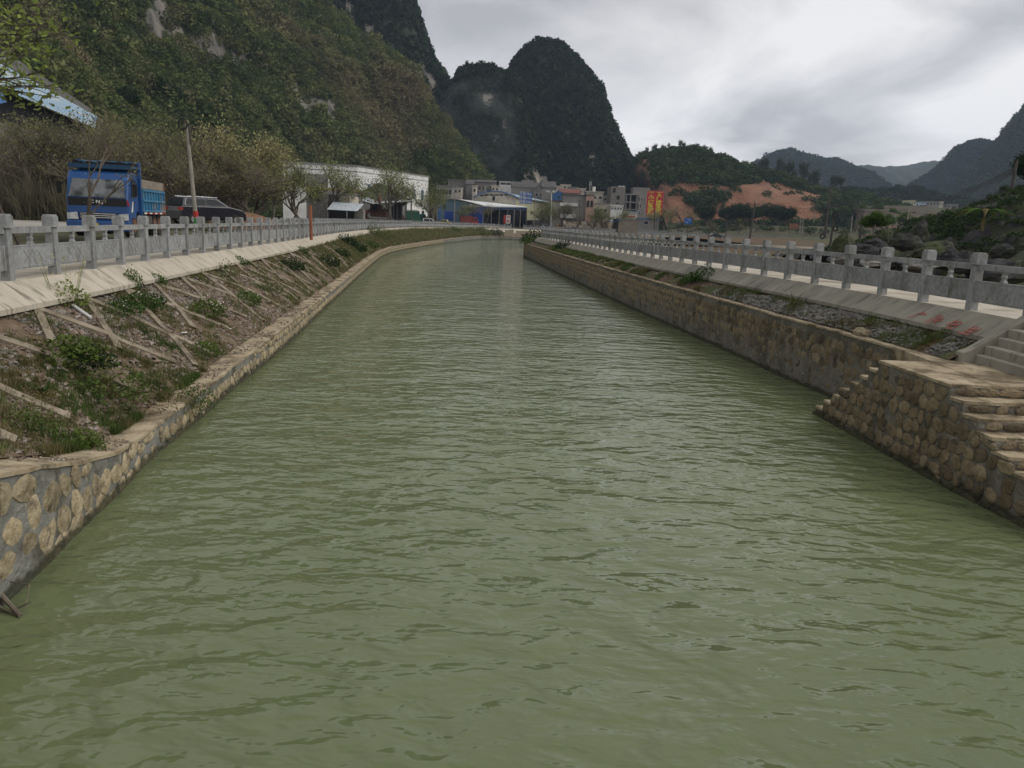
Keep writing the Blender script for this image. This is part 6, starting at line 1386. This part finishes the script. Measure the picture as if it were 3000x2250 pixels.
LG = tree_mesh(51, 5, 1., leaves=5200, lsz=.16, leafm=leafmat('fresh_green_leaves', [(.06, .10, .025), (.08, .13, .03)]), forks=(3, 5), depth=4, trunk_r=.12, crown_lo=.3)
for px, py, Y, s, lab in [(2560, 690, 42, .32, 'light green shrub between the dark boulders'), (2700, 690, 120, .55, 'fresh green tree left of the knoll'), (2745, 690, 110, .72, 'fresh green tree with the tallest crown before the village'), (2790, 680, 100, .62, 'fresh green tree right of the tallest crown'), (2830, 660, 85, .45, 'fresh green tree behind the banana plant'),
                          (2470, 640, 300, 1.2, 'light green tree above the terraced slope'), (2520, 640, 300, 1.3, 'second light green tree above the terraced slope'), (2570, 640, 300, 1.35, 'olive green tree above the terraced slope'), (2610, 645, 290, 1.1, 'green tree left of the right village'), (2650, 665, 200, .9, 'dark green tree in the middle field'), (2600, 670, 200, .9, 'green tree in the middle field'), (2560, 665, 210, .9, 'green tree left in the middle field')]:
    v = at(px, py, Y); tree(LG, lab, (v.x, Y, v.z), r.random() * 6, s, name='leafy_tree')
v = at(2990, 590, 52); tree(T7, 'dark crowned tree cut by the right edge above the knoll', (v.x, 52, v.z), 1, .55, name='evergreen_tree', sz=(.42, .42, .62))
o = thing('banana_plant', 'banana plant with ragged drooping leaves on the knoll', 'plant', at(2880, 655, 42)); r = random.Random(5)
for k in range(9):
    g = MB(); a = k * .7; d = V(math.cos(a), math.sin(a), 0); s = d.cross(V(0, 0, 1)); rows = []
    for j in range(7): t = j / 6; q = d * (1.5 * t) + V(0, 0, .5 + 1.1 * t - 1.3 * t * t); w_ = .16 * math.sin(math.pi * min(1, t * .9 + .12)); rows.append([q - s * w_, q + V(0, 0, .05), q + s * w_])
    g.grid(rows); g.build('leaf', LEAF_T if k % 3 else DRYL, o)
g = MB(); g.tube((0, 0, -.4), (0, 0, .6), .1, .06, 7); g.build('stem', DRYL, o)
# driftwood, plank, debris
o = thing('driftwood', 'bare branch half sunk in the water at the lower left corner', 'branch', atz(20, 1790, 0)); r = random.Random(6)
for (p_, q_, ra, rb_) in [((-.5, .35, .25), (.22, -.12, .02), .035, .022), ((-.4, .1, .12), (.2, -.1, .0), .02, .012), ((.1, -.05, .04), (.27, .0, .12), .014, .006), ((-.5, .3, .22), (.1, .25, .18), .012, .006), ((-.2, .05, .0), (.3, -.18, -.02), .016, .01), ((.1, .25, .18), (.22, -.05, .05), .008, .005)]:
    g = MB(); g.tube(p_, q_, ra, rb_, 7, True); g.build('stick', TWIG, o)
p, q = find(0, 214, 915), find(0, 262, 936); g = MB(); g.tube(p + V(0, 0, .08), q + V(0, 0, .08), .04, .035, 6, True); g.build('plank', WHT, label='white painted stick lying on the near lattice beam', cat='stick')
for px, py, lab, m_ in [(1205, 676, 'black plastic scrap with a trailing hose on the far left bank', BLK), (1355, 692, 'white rag on the far left bank', WHT), (665, 958, 'crumpled white bag beside the bright green bush', WHT), (535, 968, 'pale wrapper in the middle of the left bank', WHT)]:
    p = find(0, px, py); s = .12 if py > 900 else .45; r = random.Random(px); g = MB()
    rows = [[p + V((i - 2) * s * .3, (j - 2) * s * .3, .05 + s * .25 * abs(fbm(i * .9 + px, j * .9))) for j in range(5)] for i in range(5)]
    g.grid(rows); g.build('litter', m_, label=lab, cat='litter')
g = MB(); rr = random.Random(3); p = V(9.75, 15.35, 2.03)
for k in range(5): q = p + V(rr.uniform(-.1, .25), rr.uniform(-.35, .05), rr.uniform(-.15, .05)); g.tube(p, q, .008, .008, 4); p = q
g.build('pink_ribbon', mat('ribbon_pink', [(.5, (.4, .18, .16))], 1, .8), label='thin pink ribbon tangled on the concrete steps', cat='ribbon')
o = thing('far_steps', 'far steps with two pale cheeks dropping to the water at the far bank', 'steps', (-2.6, 221.6, 0))
for s in (-1.4, 1.6): g = MB(); g.prism([(0, 2.75), (0, 2.4), (-13, .3), (-13, .7)], s - .3, s + .3, axis=0); g.build('cheek', PATH, o)
for k in range(12): g = MB(); g.box((.1, -1 - k * 1.02, 2.35 - k * .18), (2.6, 1.1, .3)); g.build('step', SLABR, o)
# ---- smoke drifting up behind the village
g = MB(); n_, P = 12, []
for (px, py, rr) in [(1500, 560, 5), (1470, 520, 8), (1450, 470, 11), (1425, 410, 14), (1400, 340, 17), (1385, 280, 17), (1400, 230, 12)]:
    c = at(px, py, 345); P.append([(c.x + rr * math.cos(6.283 * k / n_), c.y + rr * .7 * math.sin(6.283 * k / n_), c.z + .25 * rr * math.cos(6.283 * k / n_)) for k in range(n_ + 1)])
g.grid([q[:-1] + [q[0]] for q in P])
for e in (P[0], P[-1]): g.poly(e[:-1] if e is P[-1] else e[:-1][::-1])
sm = bpy.data.materials.new('smoke'); sm.use_nodes = True; t = sm.node_tree; t.nodes.clear(); o = t.nodes.new('ShaderNodeOutputMaterial'); v = t.nodes.new('ShaderNodeVolumePrincipled'); v.inputs['Color'].default_value = (.8, .85, .9, 1)
gg = t.nodes.new('ShaderNodeNewGeometry'); ns = t.nodes.new('ShaderNodeTexNoise'); ns.inputs['Scale'].default_value = .07; ns.inputs['Detail'].default_value = 4; ns.inputs['Distortion'].default_value = .8; t.links.new(gg.outputs['Position'], ns.inputs['Vector'])
mr = t.nodes.new('ShaderNodeMapRange'); mr.inputs[1].default_value = .45; mr.inputs[2].default_value = .75; mr.inputs[3].default_value = 0; mr.inputs[4].default_value = .0075; t.links.new(ns.outputs[0], mr.inputs[0]); t.links.new(mr.outputs[0], v.inputs['Density']); t.links.new(v.outputs[0], o.inputs['Volume'])
so_ = g.build('smoke', sm, label='thin grey smoke plume rising behind the village towards the small peak', cat='smoke', kind='stuff')
# ================================================================== HAZE
g = MB(); g.box((0, 0, 0), (5200, 2600, 333)); hz = g.mesh('haze', [])
hm = bpy.data.materials.new('haze_air'); hm.use_nodes = True; t = hm.node_tree; t.nodes.clear(); o = t.nodes.new('ShaderNodeOutputMaterial'); v = t.nodes.new('ShaderNodeVolumePrincipled')
v.inputs['Color'].default_value = (.62, .77, 1, 1); v.inputs['Density'].default_value = .00019; v.inputs['Anisotropy'].default_value = .2; t.links.new(v.outputs[0], o.inputs['Volume'])
hz.materials.append(hm); link('haze', hz, None, (0, 1080, 163.5), kind='stuff', label='thin blue valley haze', cat='haze')
